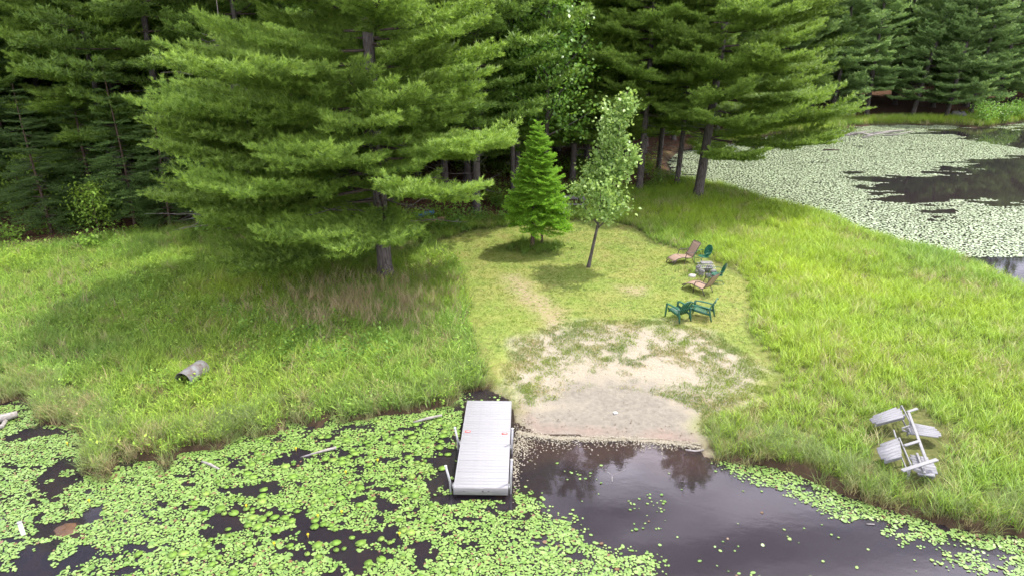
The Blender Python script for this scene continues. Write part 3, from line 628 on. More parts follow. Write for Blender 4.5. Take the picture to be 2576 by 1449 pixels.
# ------------------------------------------------------------------ trees
def unit(v): v = np.asarray(v, float); return v / (np.linalg.norm(v, axis=-1, keepdims=True) + 1e-9)
def needles(Pt, D, K, ln, wd, rng, up=.35, spread=.75):
    """K flat needles fanning from each tuft"""
    n = len(Pt); d = unit(np.repeat(D, K, 0) * .7 + rng.normal(0, spread * .6, (n * K, 3)) + np.array((0, 0, up))); b = np.repeat(Pt, K, 0) + rng.normal(0, ln * .12, (n * K, 3))
    s = unit(np.cross(d, rng.normal(0, 1, (n * K, 3)))); L = (ln * rng.uniform(.65, 1.25, n * K))[:, None]; w = (wd * rng.uniform(.7, 1.3, n * K))[:, None] / 2
    V = np.stack((b - s * w, b + s * w, b + d * L), 1).reshape(-1, 3)
    return V, np.arange(len(V)).reshape(-1, 3)
def bough(L, rng, gap=.24, tgap=.125, K=11, ln=.19, wd=.032, bare=.26, droop=.10, lift_=.17, wide=.36, twig=True, up=.35):
    """one conifer bough growing along +X: (needle V, F, tint), wood MB"""
    wood = MB(); s = np.linspace(0, 1, 9); w1, w2 = rng.normal(0, .03 * L, 2)
    def ax(t): t = np.asarray(t, float); return np.stack((L * t, w1 * np.sin(t * 4) + w2 * t * t, L * (-droop * t + lift_ * t * t)), -1)
    wood.tube(ax(s), .012 * L * (1 - .9 * s) + .006, 5, False)
    TP, TD, TT = [], [], []
    def run(p0, d, l, lev, tb):
        m = max(2, int(l / tgap)); tt = (np.arange(m) + .6) / m
        pts = p0 + d * (tt * l)[:, None]; pts[:, 2] += .10 * l * tt * tt - .05 * l * tt
        for k in range(m):
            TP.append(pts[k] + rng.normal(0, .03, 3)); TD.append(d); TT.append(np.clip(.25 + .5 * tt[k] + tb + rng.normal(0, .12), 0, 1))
            if lev and twig and k % 2 == 0 and l > .5:
                for sg in (-1, 1):
                    a = sg * rng.uniform(.6, 1.0); dd = np.array((d[0] * math.cos(a) - d[1] * math.sin(a), d[0] * math.sin(a) + d[1] * math.cos(a), d[2] + rng.normal(.05, .12)))
                    run(pts[k], unit(dd), l * rng.uniform(.22, .40) * (1.1 - .6 * tt[k]), 0, tb)
        if lev: wood.tube(np.vstack((p0, p0 + d * l * .55, pts[-1])), [.008 + .004 * l, .006, .003], 4, False)
    t = bare; sg = 1
    while t < .97:
        p0 = ax(t); tg = unit(ax(min(t + .02, 1)) - ax(t - .02)); a = sg * (R(62) - R(26) * t + rng.normal(0, .12)); q = (t - bare) / (1 - bare)
        l = L * wide * (math.sin(math.pi * min(1, (.22 + .78 * (1 - q)) * .95)) ** .8) * rng.uniform(.75, 1.15) + .2
        d = unit(np.array((tg[0] * math.cos(a) - tg[1] * math.sin(a), tg[0] * math.sin(a) + tg[1] * math.cos(a), tg[2] + rng.normal(.07, .10))))
        run(p0, d, l, 1, .10 * q); sg = -sg; t += gap / L * rng.uniform(.5, .9)
    d = unit(ax(1.0) - ax(.94)); run(ax(.62), unit(ax(.99) - ax(.62)), L * .38, 0, .2)
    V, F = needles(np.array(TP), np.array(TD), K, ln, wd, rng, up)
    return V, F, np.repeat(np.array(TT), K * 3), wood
def bough_mesh(L, rng, m_needle, **k):
    V, F, tt, wood = bough(L, rng, **k); WV = np.vstack(wood.V); WF = np.vstack(wood.F[4])
    me = mesh_np('bough', np.vstack((V, WV)), [F, WF + len(V)], False, {'tint': np.concatenate((tt, np.zeros(len(WV))))})
    me.materials.append(m_needle); me.materials.append(M_branch)
    mi = np.concatenate((np.zeros(len(F), np.int32), np.ones(len(WF), np.int32)))
    me.polygons.foreach_set('material_index', mi); return me
def trunk_mb(h, r, rng, lean=(0, 0), flare=1.5, top=.08, sides=10, bend=.0):
    z = np.array([-.25, 0, .25, .7, 1.5] + list(np.linspace(3, h, 8))); q = np.clip(z / h, 0, 1)
    rr = r * (1 - (1 - top) * q ** 1.1); rr[:2] *= flare; rr[2] *= 1 + (flare - 1) * .45
    x = lean[0] * q * h + bend * np.sin(q * 5) ; y = lean[1] * q * h + bend * np.cos(q * 4) - bend
    return MB().tube(np.stack((x, y, z), 1), rr, sides), (lambda zz: np.array((lean[0] * zz + bend * math.sin(zz / h * 5), lean[1] * zz + bend * math.cos(zz / h * 4) - bend, zz)))
def dead_branch(mb, p0, az, L, rng, el=-.05, r=.02):
    d = np.array((math.cos(az) * math.cos(el), math.sin(az) * math.cos(el), math.sin(el))); n = 6; t = np.linspace(0, 1, n)
    pts = p0 + d * (L * t)[:, None] + np.cumsum(rng.normal(0, .03 * L, (n, 3)), 0) * t[:, None]; mb.tube(pts, r * (1 - .8 * t) + .004, 4, False)
    for k in range(1, n):
        for _ in range(rng.integers(1, 4)):
            a = az + rng.choice((-1, 1)) * rng.uniform(.4, 1.0); l = L * rng.uniform(.15, .4) * (1.2 - t[k]); e = el + rng.normal(0, .25)
            dd = np.array((math.cos(a) * math.cos(e), math.sin(a) * math.cos(e), math.sin(e))); q = pts[k] + dd * l * .5 + rng.normal(0, .04 * l, 3)
            mb.tube([pts[k], q, pts[k] + dd * l + rng.normal(0, .07 * l, 3)], [.5 * r, .007, .004], 4, False)

rng = np.random.default_rng(21)
BL = {L: [bough_mesh(L, rng, M_pine, bare=.12 if L < 4 else .24) for _ in range(n)] for L, n in ((7.5, 2), (6.0, 3), (4.5, 3), (3.0, 2), (1.6, 2))}
def pick_bough(L, rng):
    k = min(BL, key=lambda q: abs(q - L)); return BL[k][rng.integers(len(BL[k]))], L / k
def pine_boughs(root, h, z0, prof, rng, ax, per=5, gap=.75, skip=None, el0=-.02, el1=.5):
    z = z0; ph = rng.uniform(0, 6.28)
    while z < h - .4:
        q = (z - z0) / (h - z0); m = per if q < .85 else 4
        for k in range(m):
            az = ph + 6.283 * k / m + rng.normal(0, .22); L = prof(q, az) * rng.uniform(.78, 1.12)
            if L < .5 or (skip and skip(z, az, rng)): continue
            me, sc = pick_bough(L, rng); zz = z + rng.normal(0, .30)
            add('bough', me, None, root, ax(zz), (rng.normal(0, .12), -(el0 + (el1 - el0) * q ** 1.6 + rng.normal(0, .06)), az), sc)
        ph += 2.4; z += gap * rng.uniform(.8, 1.2)

# the big white pine in front
b = ground(970, 697)
root = thing('pine_tree', b, 'biggest white pine with wide layered boughs, grey trunk at the lawn edge', 'pine tree')
tm, ax = trunk_mb(27, .36, rng, (-.004, .006)); tm.build('trunk', M_bark, root, True)
def prof(q, az):
    base = 7.3 * (1 - q) ** .66 * (.80 + .25 * math.sin(min(1, q * 5) * 1.57))
    return base * (1 + .19 * math.cos(az - math.pi))
pine_boughs(root, 27, 2.0, prof, rng, ax, 6, .92, skip=lambda z, a, r: r.uniform() < (.97 if z < 4.0 and math.cos(a) > .15 and math.sin(a) > -.9 else .78 if z < 4.4 and math.sin(a) < -.35 and math.cos(a) > -.55 else .36 if math.sin(a) < -.6 else (.45 if z < 5 and math.sin(a) > .2 else .06)), el0=-.05)
for _ in range(60):
    me, sc = pick_bough(rng.uniform(1.8, 4.2), rng); add('bough', me, None, root, ax(rng.uniform(4.5, 20)), (rng.normal(0, .2), -rng.uniform(-.05, .45), rng.uniform(0, 6.28)), sc)
db = MB()
for _ in range(14): dead_branch(db, ax(rng.uniform(1.8, 7)), rng.uniform(0, 6.28), rng.uniform(1.5, 4.2), rng, rng.uniform(-.2, .15), .03)
for _ in range(8): dead_branch(db, ax(rng.uniform(2.0, 6)), math.pi - .4 + rng.normal(0, .5), rng.uniform(3.5, 6.0), rng, rng.uniform(-.22, .05), .035)
db.build('dead_branch', M_twig, root)
nb = MB()
for k in range(7):
    a = k * .9 + rng.normal(0, .2); nb.tube([(0, 0, .35), (math.cos(a) * .42, math.sin(a) * .42, .06), (math.cos(a) * .85, math.sin(a) * .85, -.08)], [.14, .10, .04], 6)
nb.build('root', M_bark, root, True)

# pines of the right group, each with its own boughs
def near_pine(px, py, h, r, z0, rmax, lab, lean=(0, 0), per=5, gap=.8, skipp=.12, side=None, pw=.8, zskip=None):
    b = ground(px, py); root = thing('pine_tree', b, lab, 'pine tree'); tm, ax = trunk_mb(h, r, rng, lean, bend=.08); tm.build('trunk', M_bark, root, True)
    def pf(q, az):
        L = rmax * (1 - q) ** pw * (.7 + .3 * math.sin(min(1, q * 4) * 1.57))
        return L * (1 + (side[1] * math.cos(az - side[0]) if side else 0))
    pine_boughs(root, h, z0, pf, rng, ax, per, gap, skip=lambda z, a, r: r.uniform() < skipp + (.3 if z < z0 + 3 else 0))
    d = MB()
    for _ in range(16): dead_branch(d, ax(rng.uniform(1.5, z0 + 3)), rng.uniform(0, 6.28), rng.uniform(.8, 2.6), rng, rng.uniform(-.2, .2), .022)
    d.build('dead_branch', M_twig, root); return root
near_pine(1755, 497, 25, .34, 3.4, 7.6, 'front pine at the marsh edge, leaning right over the far pond', (.05, .0), side=(-.1, .22))
near_pine(1607, 482, 23, .25, 5.6, 5.6, 'straight pine with bare lower trunk just behind the young leafy tree', (.01, .0))
near_pine(1702, 470, 22, .20, 6.0, 5.0, 'slim pine just left of the front pine at the marsh edge', (.02, .01))
near_pine(1520, 452, 24, .24, 4.0, 6.0, 'shaded pine behind the picnic table', (0, 0))

near_pine(1440, 455, 25, .24, 3.0, 5.6, 'shaded pine behind the picnic table, left of its neighbour', (0, 0))
near_pine(1655, 440, 24, .22, 3.4, 5.4, 'pine between the bare trunks by the far pond corner', (.01, 0))
near_pine(560, 455, 26, .24, 2.6, 6.2, 'pine with lit plumes left of the half bare grey tree', (0, 0))
near_pine(300, 515, 26, .24, 3.2, 6.0, 'pine with drooping plumes at the far left of the wood edge', (0, 0))
# joined crowns for the wood behind
def crown_mesh(h, z0, rmax, rng, m_needle, per=5, gap=.95, pw=.8, K=7, ln=.26, wd=.062, tgap=.21, bgap=.36, el1=.5, droop=.10, lift_=.17, side=0.0, skip=.12):
    tpl = [bough(4.5, rng, gap=bgap, tgap=tgap, K=K, ln=ln, wd=wd, bare=.22, droop=droop, lift_=lift_) for _ in range(4)]
    Vs, Fs, Ts, WV, WF = [], [], [], [], []; nv = nw = 0; z = z0; ph = rng.uniform(0, 6.28)
    while z < h - .5:
        q = (z - z0) / (h - z0)
        for k in range(per):
            if rng.uniform() < skip: continue
            az = ph + 6.283 * k / per + rng.normal(0, .25); L = rmax * (1 - q) ** pw * (.75 + .25 * math.sin(min(1, q * 4) * 1.57)) * rng.uniform(.72, 1.15) * (1 + side * math.cos(az + 1.2)) + .25
            V, F, tt, wd_ = tpl[rng.integers(4)]; M = np.array(Euler((rng.normal(0, .12), -(el1 * q ** 1.5 + rng.normal(0, .07)), az)).to_matrix()); s = L / 4.5
            step = 1 if s > .6 else (2 if s > .33 else 4); n3 = len(F) // step
            sel = rng.permutation(len(F))[:n3] if step > 1 else np.arange(len(F)); VV = V.reshape(-1, 3, 3)[sel]; c = VV.mean(1, keepdims=True)
            VV = c * s + (VV - c) * max(s, .8); VV = VV.reshape(-1, 3) @ M.T + np.array((0, 0, z))
            Vs.append(VV); Fs.append(np.arange(len(VV)).reshape(-1, 3) + nv); Ts.append(tt.reshape(-1, 3)[sel].ravel()); nv += len(VV)
            w = wd_.V[0] @ M.T * s + np.array((0, 0, z)); WV.append(w); WF.append(wd_.F[4][0] + nw); nw += len(w)
        ph += 2.4; z += gap * rng.uniform(.8, 1.2)
    me = mesh_np('crown', np.vstack(Vs + WV), [np.vstack(Fs), np.vstack(WF) + nv], False, {'tint': np.concatenate(Ts + [np.zeros(nw)])})
    me.materials.append(m_needle); me.materials.append(M_branch)
    me.polygons.foreach_set('material_index', np.concatenate((np.zeros(sum(map(len, Fs)), np.int32), np.ones(sum(map(len, WF)), np.int32)))); return me
CR = {'pine': [crown_mesh(29, 2.5, 5.4, rng, M_pine_shaded, pw=.42), crown_mesh(31, 5.0, 5.4, rng, M_pine_shaded, pw=.40)], 'far': [crown_mesh(27, 3.5, 5.4, rng, M_pine_hazed, K=6, wd=.075, ln=.28, side=.2), crown_mesh(28, 2.2, 5.0, rng, M_pine_hazed, K=6, wd=.075, ln=.28, el1=.6, side=.15)],
      'hemlock': [crown_mesh(17, 1.2, 4.2, rng, M_pine_dark, per=6, gap=.8, K=7, ln=.15, wd=.062, droop=.02, lift_=-.08, pw=.9, el1=.25)]}
TR = {k: [] for k in CR}
for k, (h, r, n) in {'pine': (30, .26, 2), 'far': (27, .30, 2), 'hemlock': (17, .18, 1)}.items():
    for _ in range(n): TR[k].append(trunk_mb(h, r, rng, (0, 0), bend=.15, sides=8)[0].mesh('trunk', True)); TR[k][-1].materials.append(M_bark if k != 'hemlock' else M_bark_brown)
TW = []
for _ in range(2):
    d = MB()
    for _ in range(22): dead_branch(d, np.array((0, 0, rng.uniform(1.5, 9))), rng.uniform(0, 6.28), rng.uniform(.8, 2.6), rng, rng.uniform(-.2, .15), .02)
    TW.append(d.mesh('dead_branch')); TW[-1].materials.append(M_twig)
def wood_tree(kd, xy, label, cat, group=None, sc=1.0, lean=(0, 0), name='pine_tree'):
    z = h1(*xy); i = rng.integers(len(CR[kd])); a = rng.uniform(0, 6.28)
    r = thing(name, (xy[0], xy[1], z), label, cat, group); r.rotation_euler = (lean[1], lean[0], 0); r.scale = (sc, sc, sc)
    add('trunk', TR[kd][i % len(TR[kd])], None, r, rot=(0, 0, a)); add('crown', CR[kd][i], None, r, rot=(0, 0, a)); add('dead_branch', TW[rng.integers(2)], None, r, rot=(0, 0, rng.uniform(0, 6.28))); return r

# deciduous trees
def leafy(h, z0, rad, n, size, rng, shape=lambda q: math.sin(math.pi * min(1, q * .8 + .22)) ** .7, lean=(0, 0), limbs=26, elev=.55, clump=.32, r=.08, twigs=9):
    wood = MB(); tp = []; td = []
    for k in range(limbs):
        q = (k + .5) / limbs; z = z0 + (h - z0) * q * .94; az = k * 2.4 + rng.normal(0, .3); L = rad * shape(q) * rng.uniform(.6, 1.25); e = elev + .35 * q + rng.normal(0, .12)
        p0 = np.array((lean[0] * z, lean[1] * z, z)); d = np.array((math.cos(az) * math.cos(e), math.sin(az) * math.cos(e), math.sin(e)))
        t = np.linspace(0, 1, 5); pts = p0 + d * (L * t)[:, None]; pts[:, 2] += .12 * L * t * t; wood.tube(pts, r * .45 * (1 - q * .6) * (1 - .85 * t) + .004, 5, False)
        m = max(3, int(twigs * L / rad) + 2)
        for j in range(m):
            c = pts[0] + (pts[-1] - pts[0]) * rng.uniform(.25, 1.05) + rng.normal(0, .10 * L + .05, 3); tp.append(c); td.append(d)
    tp = np.array(tp); td = np.array(td); per = max(1, n // len(tp)); c = np.repeat(tp, per, 0) + rng.normal(0, clump, (len(tp) * per, 3)) * np.array((1, 1, .8))
    m = len(c); d = unit(np.repeat(td, per, 0) * .4 + rng.normal(0, .8, (m, 3)) + np.array((0, 0, -.25))); nrm = unit(rng.normal(0, .55, (m, 3)) + np.array((0, 0, 1.0))); s = unit(np.cross(d, nrm)); L = (size * rng.uniform(.6, 1.3, m))[:, None]
    up = np.cross(s, d) * L * .10
    V = np.stack((c, c + d * L * .45 + s * L * .42 + up, c + d * L, c + d * L * .45 - s * L * .42 + up), 1).reshape(-1, 3); F = np.arange(len(V)).reshape(-1, 4); F = np.vstack((F[:, [0, 1, 2]], F[:, [0, 2, 3]]))
    return mesh_np('crown', V, [F], False, {'tint': np.repeat(np.clip(rng.normal(.45, .25, m), 0, 1), 4), 'tip': np.ones(len(V))}), wood
def leafy_tree(name, b, h, z0, rad, n, size, ml, mb, lab, cat, r, lean=(0, 0), group=None, **k):
    root = thing(name, b, lab, cat, group); cm, wood = leafy(h, z0, rad, n, size, rng, lean=lean, r=r, **k)
    trunk_mb(h, r, rng, lean, 1.35, .12, 8)[0].build('trunk', mb, root, True); add('crown', cm, ml, root); wood.build('branches', mb, root, True); return root

# young leafy tree on the lawn (stem leans right), twin-stemmed cedar beside it
leafy_tree('young_tree', ground(1480, 673), 8.6, 1.9, 1.95, 7500, .17, M_poplar, M_bark, 'slender young leafy tree on the lawn with a leaning bare stem', 'tree', .085, (.175, .02), shape=lambda q: (1 - q) ** .62 * (.80 + .2 * math.sin(q * 17)) + .14, limbs=27, elev=.72, clump=.20, twigs=8)
b = ground(1350, 624); root = thing('evergreen_tree', b, 'small bright green conical evergreen with twin trunks on the lawn', 'evergreen tree')
tm, _ = trunk_mb(6.1, .11, rng, (.025, 0), 1.5); tm2 = trunk_mb(5.4, .075, rng, (-.02, .01), 1.4)[0]
add('trunk', tm.mesh('trunk', True), M_bark_brown, root, (-.25, -.1, 0)); add('trunk', tm2.mesh('trunk', True), M_bark_brown, root, (.30, .25, 0))
cb = [bough_mesh(1.8, rng, M_cedar, gap=.16, tgap=.085, K=7, ln=.085, wd=.034, bare=.12, droop=.0, lift_=-.06, wide=.36, up=.2) for _ in range(3)]
z = 1.35; ph = 0
while z < 6.8:
    q = (z - 1.1) / 5.7; m = 11 if q < .8 else 7
    for k in range(m):
        if q < .12 and rng.uniform() < .45: continue
        L = (1.46 * (1 - q) ** .78 + .16) * rng.uniform(.75, 1.15)
        add('bough', cb[rng.integers(3)], None, root, (0, 0, z + rng.normal(0, .08)), (rng.normal(0, .25), .10 - .75 * q + rng.normal(0, .1), ph + 6.283 * k / m + rng.normal(0, .2)), L / 1.8)
    ph += 1.3; z += .22
pt = np.column_stack((rng.normal(b[0], .75, 170), rng.normal(b[1], .5, 170)))
scatter('uncut_grass', lift(pt), mead_v, M_mead, rng.uniform(.7, 1.1, 170), 'ring of long uncut grass round the small evergreen', rng)

# broad-leaved trees behind the big pine
for (px, py, h, z0, rad, n, lab) in ((1372, 520, 21, 4.5, 3.3, 9000, 'tall bright broad-leaved tree between the big pine and right pines'), (1290, 505, 20, 5, 3.2, 8000, 'broad-leaved tree half hidden behind the big pine on its right'),
        (840, 520, 19, 3, 4.0, 8000, 'broad-leaved tree glimpsed behind the left boughs of the big pine'), (690, 470, 18, 2.5, 3.6, 7000, 'leafy tree among bare twigs left of the big pine')):
    b = ground(px, py); leafy_tree('broadleaf_tree', b, h, z0, rad, n, .24, M_maple, M_bark, lab, 'tree', .17, limbs=38, clump=.42)
# pale-barked half-dead tree left of the big pine
b = ground(640, 590); root = thing('dead_tree', b, 'half bare grey tree with tangled dead branches left of the big pine', 'dead tree')
tm, ax = trunk_mb(13, .14, rng, (.01, 0), bend=.25); tm.build('trunk', M_twig, root, True); d = MB()
for _ in range(44): dead_branch(d, ax(rng.uniform(.8, 11)), rng.uniform(0, 6.28), rng.uniform(1.2, 3.2), rng, rng.uniform(-.25, .35), .024)
d.build('dead_branch', M_twig, root)
for _ in range(9):
    me, s = pick_bough(2.6, rng); add('bough', me, None, root, ax(rng.uniform(1.2, 9)), (0, .1, rng.uniform(2.2, 5)), s)
# fallen bare limb at the left wood edge
d = MB(); b = ground(600, 600)
for k in range(9): dead_branch(d, np.array((rng.normal(0, .8), rng.normal(0, .6), rng.uniform(.5, 2.2))), R(200) + rng.normal(0, .5), rng.uniform(2, 4), rng, rng.uniform(-.3, .2), .03)
o = d.build('fallen_branch', M_twig); o.location = b; tag(o, 'bleached bare branches fallen at the dark wood edge left of the pine', 'fallen branch')

# edge trees of the dark wood on the left
def where(px):
    for x, w_ in ((330, 'at the far left'), (700, 'left of the big pine'), (1290, 'behind the big pine'), (1480, 'behind the small evergreen'), (1720, 'behind the young leafy tree')):
        if px < x: return w_
    return 'beyond the front pine at the marsh edge'
EDGE = [(130, 585, 'hemlock', .50), (340, 572, 'hemlock', .55), (430, 575, 'hemlock', .48), (640, 560, 'hemlock', .5), (60, 520, 'hemlock', .80), (-60, 560, 'hemlock', .95), (250, 545, 'hemlock', .62), (150, 470, 'pine', .95), (330, 470, 'pine', 1.0), (470, 500, 'hemlock', .85), (560, 440, 'pine', .9), (20, 430, 'pine', 1.0), (520, 560, 'hemlock', .55), (760, 560, 'hemlock', .6), (400, 400, 'pine', 1.05), (700, 410, 'pine', .95)]
ORD = ['leftmost'] + [k + ' from left' for k in ('second', 'third', 'fourth', 'fifth', 'sixth', 'seventh', 'eighth', 'ninth', 'tenth', 'eleventh')]; EX = {k: sorted(e[0] for e in EDGE if e[2] == k) for k in ('pine', 'hemlock')}
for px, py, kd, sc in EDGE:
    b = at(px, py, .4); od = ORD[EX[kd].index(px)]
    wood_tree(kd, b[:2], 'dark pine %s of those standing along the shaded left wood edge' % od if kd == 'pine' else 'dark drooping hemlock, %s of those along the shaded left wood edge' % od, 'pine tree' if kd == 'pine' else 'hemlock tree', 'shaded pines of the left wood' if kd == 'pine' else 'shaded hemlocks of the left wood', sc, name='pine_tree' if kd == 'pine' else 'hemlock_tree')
# the wood behind: rows of pines, each one its own tree
taken = [tuple(at(px, py, .4)[:2]) for px, py, *_ in EDGE] + [tuple(ground(px, py)[:2]) for px, py in ((970, 697), (1755, 497), (1607, 482), (1702, 470), (1520, 452), (1440, 455), (1655, 440), (560, 455), (300, 515), (1372, 520), (1290, 505), (840, 520), (690, 470), (640, 590))]
clear = [(tuple(ground(1440, 517)[:2]), 4.5), (tuple(ground(1030, 540)[:2]), 3.6)]
nback = 0
for _ in range(6000):
    y = rng.uniform(40, 118); x = rng.uniform(-.80, .52) * (y + 4); q = np.array([[x, y]])
    if x > 36 + (y - 40) * .05: continue
    fo = float(sdpoly(q, forest_pl)[0]); ff = float(sdpoly(q, far_pond)[0])
    if fo < 2.0 or ff > -2.5: continue
    dm = 3.5 if y < 70 else 5.0
    if y < 62 and -4 < x < 22: dm = 3.4
    if any((x - a) ** 2 + (y - b_) ** 2 < dm * dm for a, b_ in taken) or any((x - c[0]) ** 2 + (y - c[1]) ** 2 < r * r for c, r in clear): continue
    taken.append((x, y)); nback += 1
    hem = rng.uniform() < (.30 if x < 0 else .12)
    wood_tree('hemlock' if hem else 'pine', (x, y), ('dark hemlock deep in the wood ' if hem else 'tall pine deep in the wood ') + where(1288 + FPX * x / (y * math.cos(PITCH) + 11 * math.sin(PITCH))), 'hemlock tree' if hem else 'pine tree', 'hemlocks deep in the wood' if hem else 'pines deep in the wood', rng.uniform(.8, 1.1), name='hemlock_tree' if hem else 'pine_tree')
    if nback > 190: break
# pines along the far shore
FARP = [(1860, 335, .95, 0), (1985, 305, 1.0, 0), (2090, 295, 1.0, .03), (2180, 288, .95, 0), (2295, 292, 1.05, .14), (2380, 296, .95, .04), (2440, 292, 1.0, .06), (2500, 285, 1.0, 0), (2590, 270, 1.0, 0), (1930, 290, 1.0, 0), (2040, 275, 1.05, 0), (2140, 270, 1.1, 0), (2250, 268, 1.0, 0), (2345, 272, 1.1, 0), (2430, 268, 1.1, 0), (2545, 255, 1.05, 0), (2650, 262, 1.0, 0)]
FORD = ['leftmost', 'second from left', 'third from left', 'fourth from left', 'fifth from left', 'sixth from left', 'seventh from left', 'eighth from left', 'rightmost']
FR = sorted(e[0] for e in FARP[:9])
FLAB = {e[0]: 'tall plumed pine, %s of the front row on the far shore' % FORD[FR.index(e[0])] for e in FARP[:9] if e[0] not in (2295, 1985)}
FLAB |= {2295: 'far shore pine with a pale trunk leaning right beside the boulder', 1985: 'far shore pine standing left of the orange needle bank'}
for px, py, sc, ln in FARP:
    b = at(px, py, .4); wood_tree('far', b[:2], FLAB.get(px, 'tall plumed pine in the second row on the far shore'), 'pine tree', 'front pines on the far shore' if px in FLAB else 'second row pines on the far shore', sc, (ln, 0)); taken.append(tuple(b[:2]))
nfar = 0
for _ in range(4000):
    y = rng.uniform(92, 165); x = rng.uniform(.22, .86) * y; q = np.array([[x, y]])
    if float(sdpoly(q, forest_pl)[0]) < 3 or float(sdpoly(q, far_pond)[0]) > -4 or any((x - a) ** 2 + (y - b_) ** 2 < 30 for a, b_ in taken): continue
    taken.append((x, y)); nfar += 1
    wood_tree('far', (x, y), 'tall pine in the rows behind the far shore of the pond', 'pine tree', 'pines behind the far shore', rng.uniform(.9, 1.15))
    if nfar > 70: break

# low branches hanging over the marsh by the front pine, shrubs on the far bank
for px, py, s in ((2470, 312, 1.0), (2520, 308, .8), (2550, 300, .9)):
    b = ground(px, py); leafy_tree('shrub', b, 2.2 * s, .2, 1.7 * s, 1400, .16, M_maple, M_bark_brown, 'low green shrub on the far bank beside the grey boulder', 'shrub', .05, group='shrubs on the far bank', limbs=14, elev=.3)
for (px, py, s), od in zip(((70, 560, 1.5), (250, 585, 1.1), (560, 585, 1.0), (460, 545, 1.2), (820, 585, 1.1)), ('in the far left corner', 'beside the leftmost pines', 'by the fallen bare branches', 'between the shaded hemlocks', 'under the left boughs of the big pine')):
    b = ground(px, py); leafy_tree('sapling', b, 2.6 * s, .3, 1.5 * s, 1500, .15, M_weed, M_bark_brown, 'leafy sapling in the shade ' + od, 'sapling', .04, group='saplings along the wood edge', limbs=16, elev=.35)

# ------------------------------------------------------------------ dock
DZ = .34
TL, TRc, BL_, BR = [at(x, y, DZ) for x, y in ((1175.3, 1007), (1286.6, 1009.5), (1140.6, 1222.3), (1278.2, 1228.3))]
far_m, near_m = (TL + TRc) / 2, (BL_ + BR) / 2; dv = near_m - far_m; DL = float(np.linalg.norm(dv)); dv /= DL
DW = float((np.linalg.norm(TL - TRc) + np.linalg.norm(BL_ - BR)) / 2); rz = math.atan2(dv[1], dv[0]) + math.pi / 2      # local -Y runs out over the water
dock = thing('dock', (far_m[0], far_m[1], 0), 'pale grey painted wooden dock reaching out over the lily pads', 'dock', rz=rz)
npl = 33; pw = DL / npl; plk = [MB().box((0, 0, 0), (DW - .05, pw - .0045, .034), None, .005).mesh('plank') for _ in range(2)]
for m in plk: m.materials.append(M_dock)
for i in range(npl):
    add('plank', plk[i % 2], None, dock, (random.Random(i).uniform(-.004, .004), -(i + .5) * pw, DZ - .017 + random.Random(i + 99).uniform(-.003, .003)), (0, random.Random(i + 7).uniform(-.003, .003), random.Random(i + 5).uniform(-.002, .002)))
MB().box((0, -DL - .016, DZ - .115), (DW, .032, .225), None, .006).build('fascia_board', M_dockframe, dock)
for s in (-1, 1): MB().box((s * (DW / 2 - .016), -DL / 2, DZ - .115), (.032, DL - .004, .222), None, .006).build('side_rail', M_dock, dock)
MB().box((0, .018, DZ - .115), (DW, .032, .22), None, .006).build('end_board', M_dockframe, dock)
for y in (-.8, -2.2, -3.6): MB().box((0, y, DZ - .13), (DW - .07, .04, .18)).build('joist', M_dockframe, dock)
for x, y, fx in ((-.52, -DL - .034, .012), (-.02, -DL - .034, .03), (.14, -DL - .034, .02)): MB().box((DW * .05 + x, y, DZ - .10), (.05, .005, fx)).build('bolt_plate', M_tube, dock)
for s, y in ((-1, .405), (1, .425)):
    MB().box((s * (DW / 2 - .17), -DL * y, DZ + .004), (.17, .10, .006), None, .002).build('sticker', M_red, dock)
    MB().box((s * (DW / 2 - .17), -DL * y, DZ + .0085), (.12, .022, .002)).build('sticker_print', M_white, dock)
for s, y, ht, tl in ((-1, .50, .40, .14), (-1, .95, .50, .20), (1, .545, .52, .03), (1, .955, .74, .05)):
    m = MB(); r = .031; bx_ = s * (DW / 2 + .055)
    m.tube([(bx_, -DL * y, -.9), (bx_ + tl * s * .3, -DL * y, ht * .5 + .1), (bx_ + tl * s * .8, -DL * y, DZ + ht)], r, 12)
    p_ = m.build('post', M_pipe, dock, True)
    MB().tube([(bx_ + tl * s * .8, -DL * y, DZ + ht), (bx_ + tl * s * .8, -DL * y, DZ + ht + .018)], r + .006, 12).build('cap', M_white, p_)
    MB().box((s * (DW / 2 + .02), -DL * y, DZ - .12), (.06, .13, .12), None, .01).build('bracket', M_metal, dock)

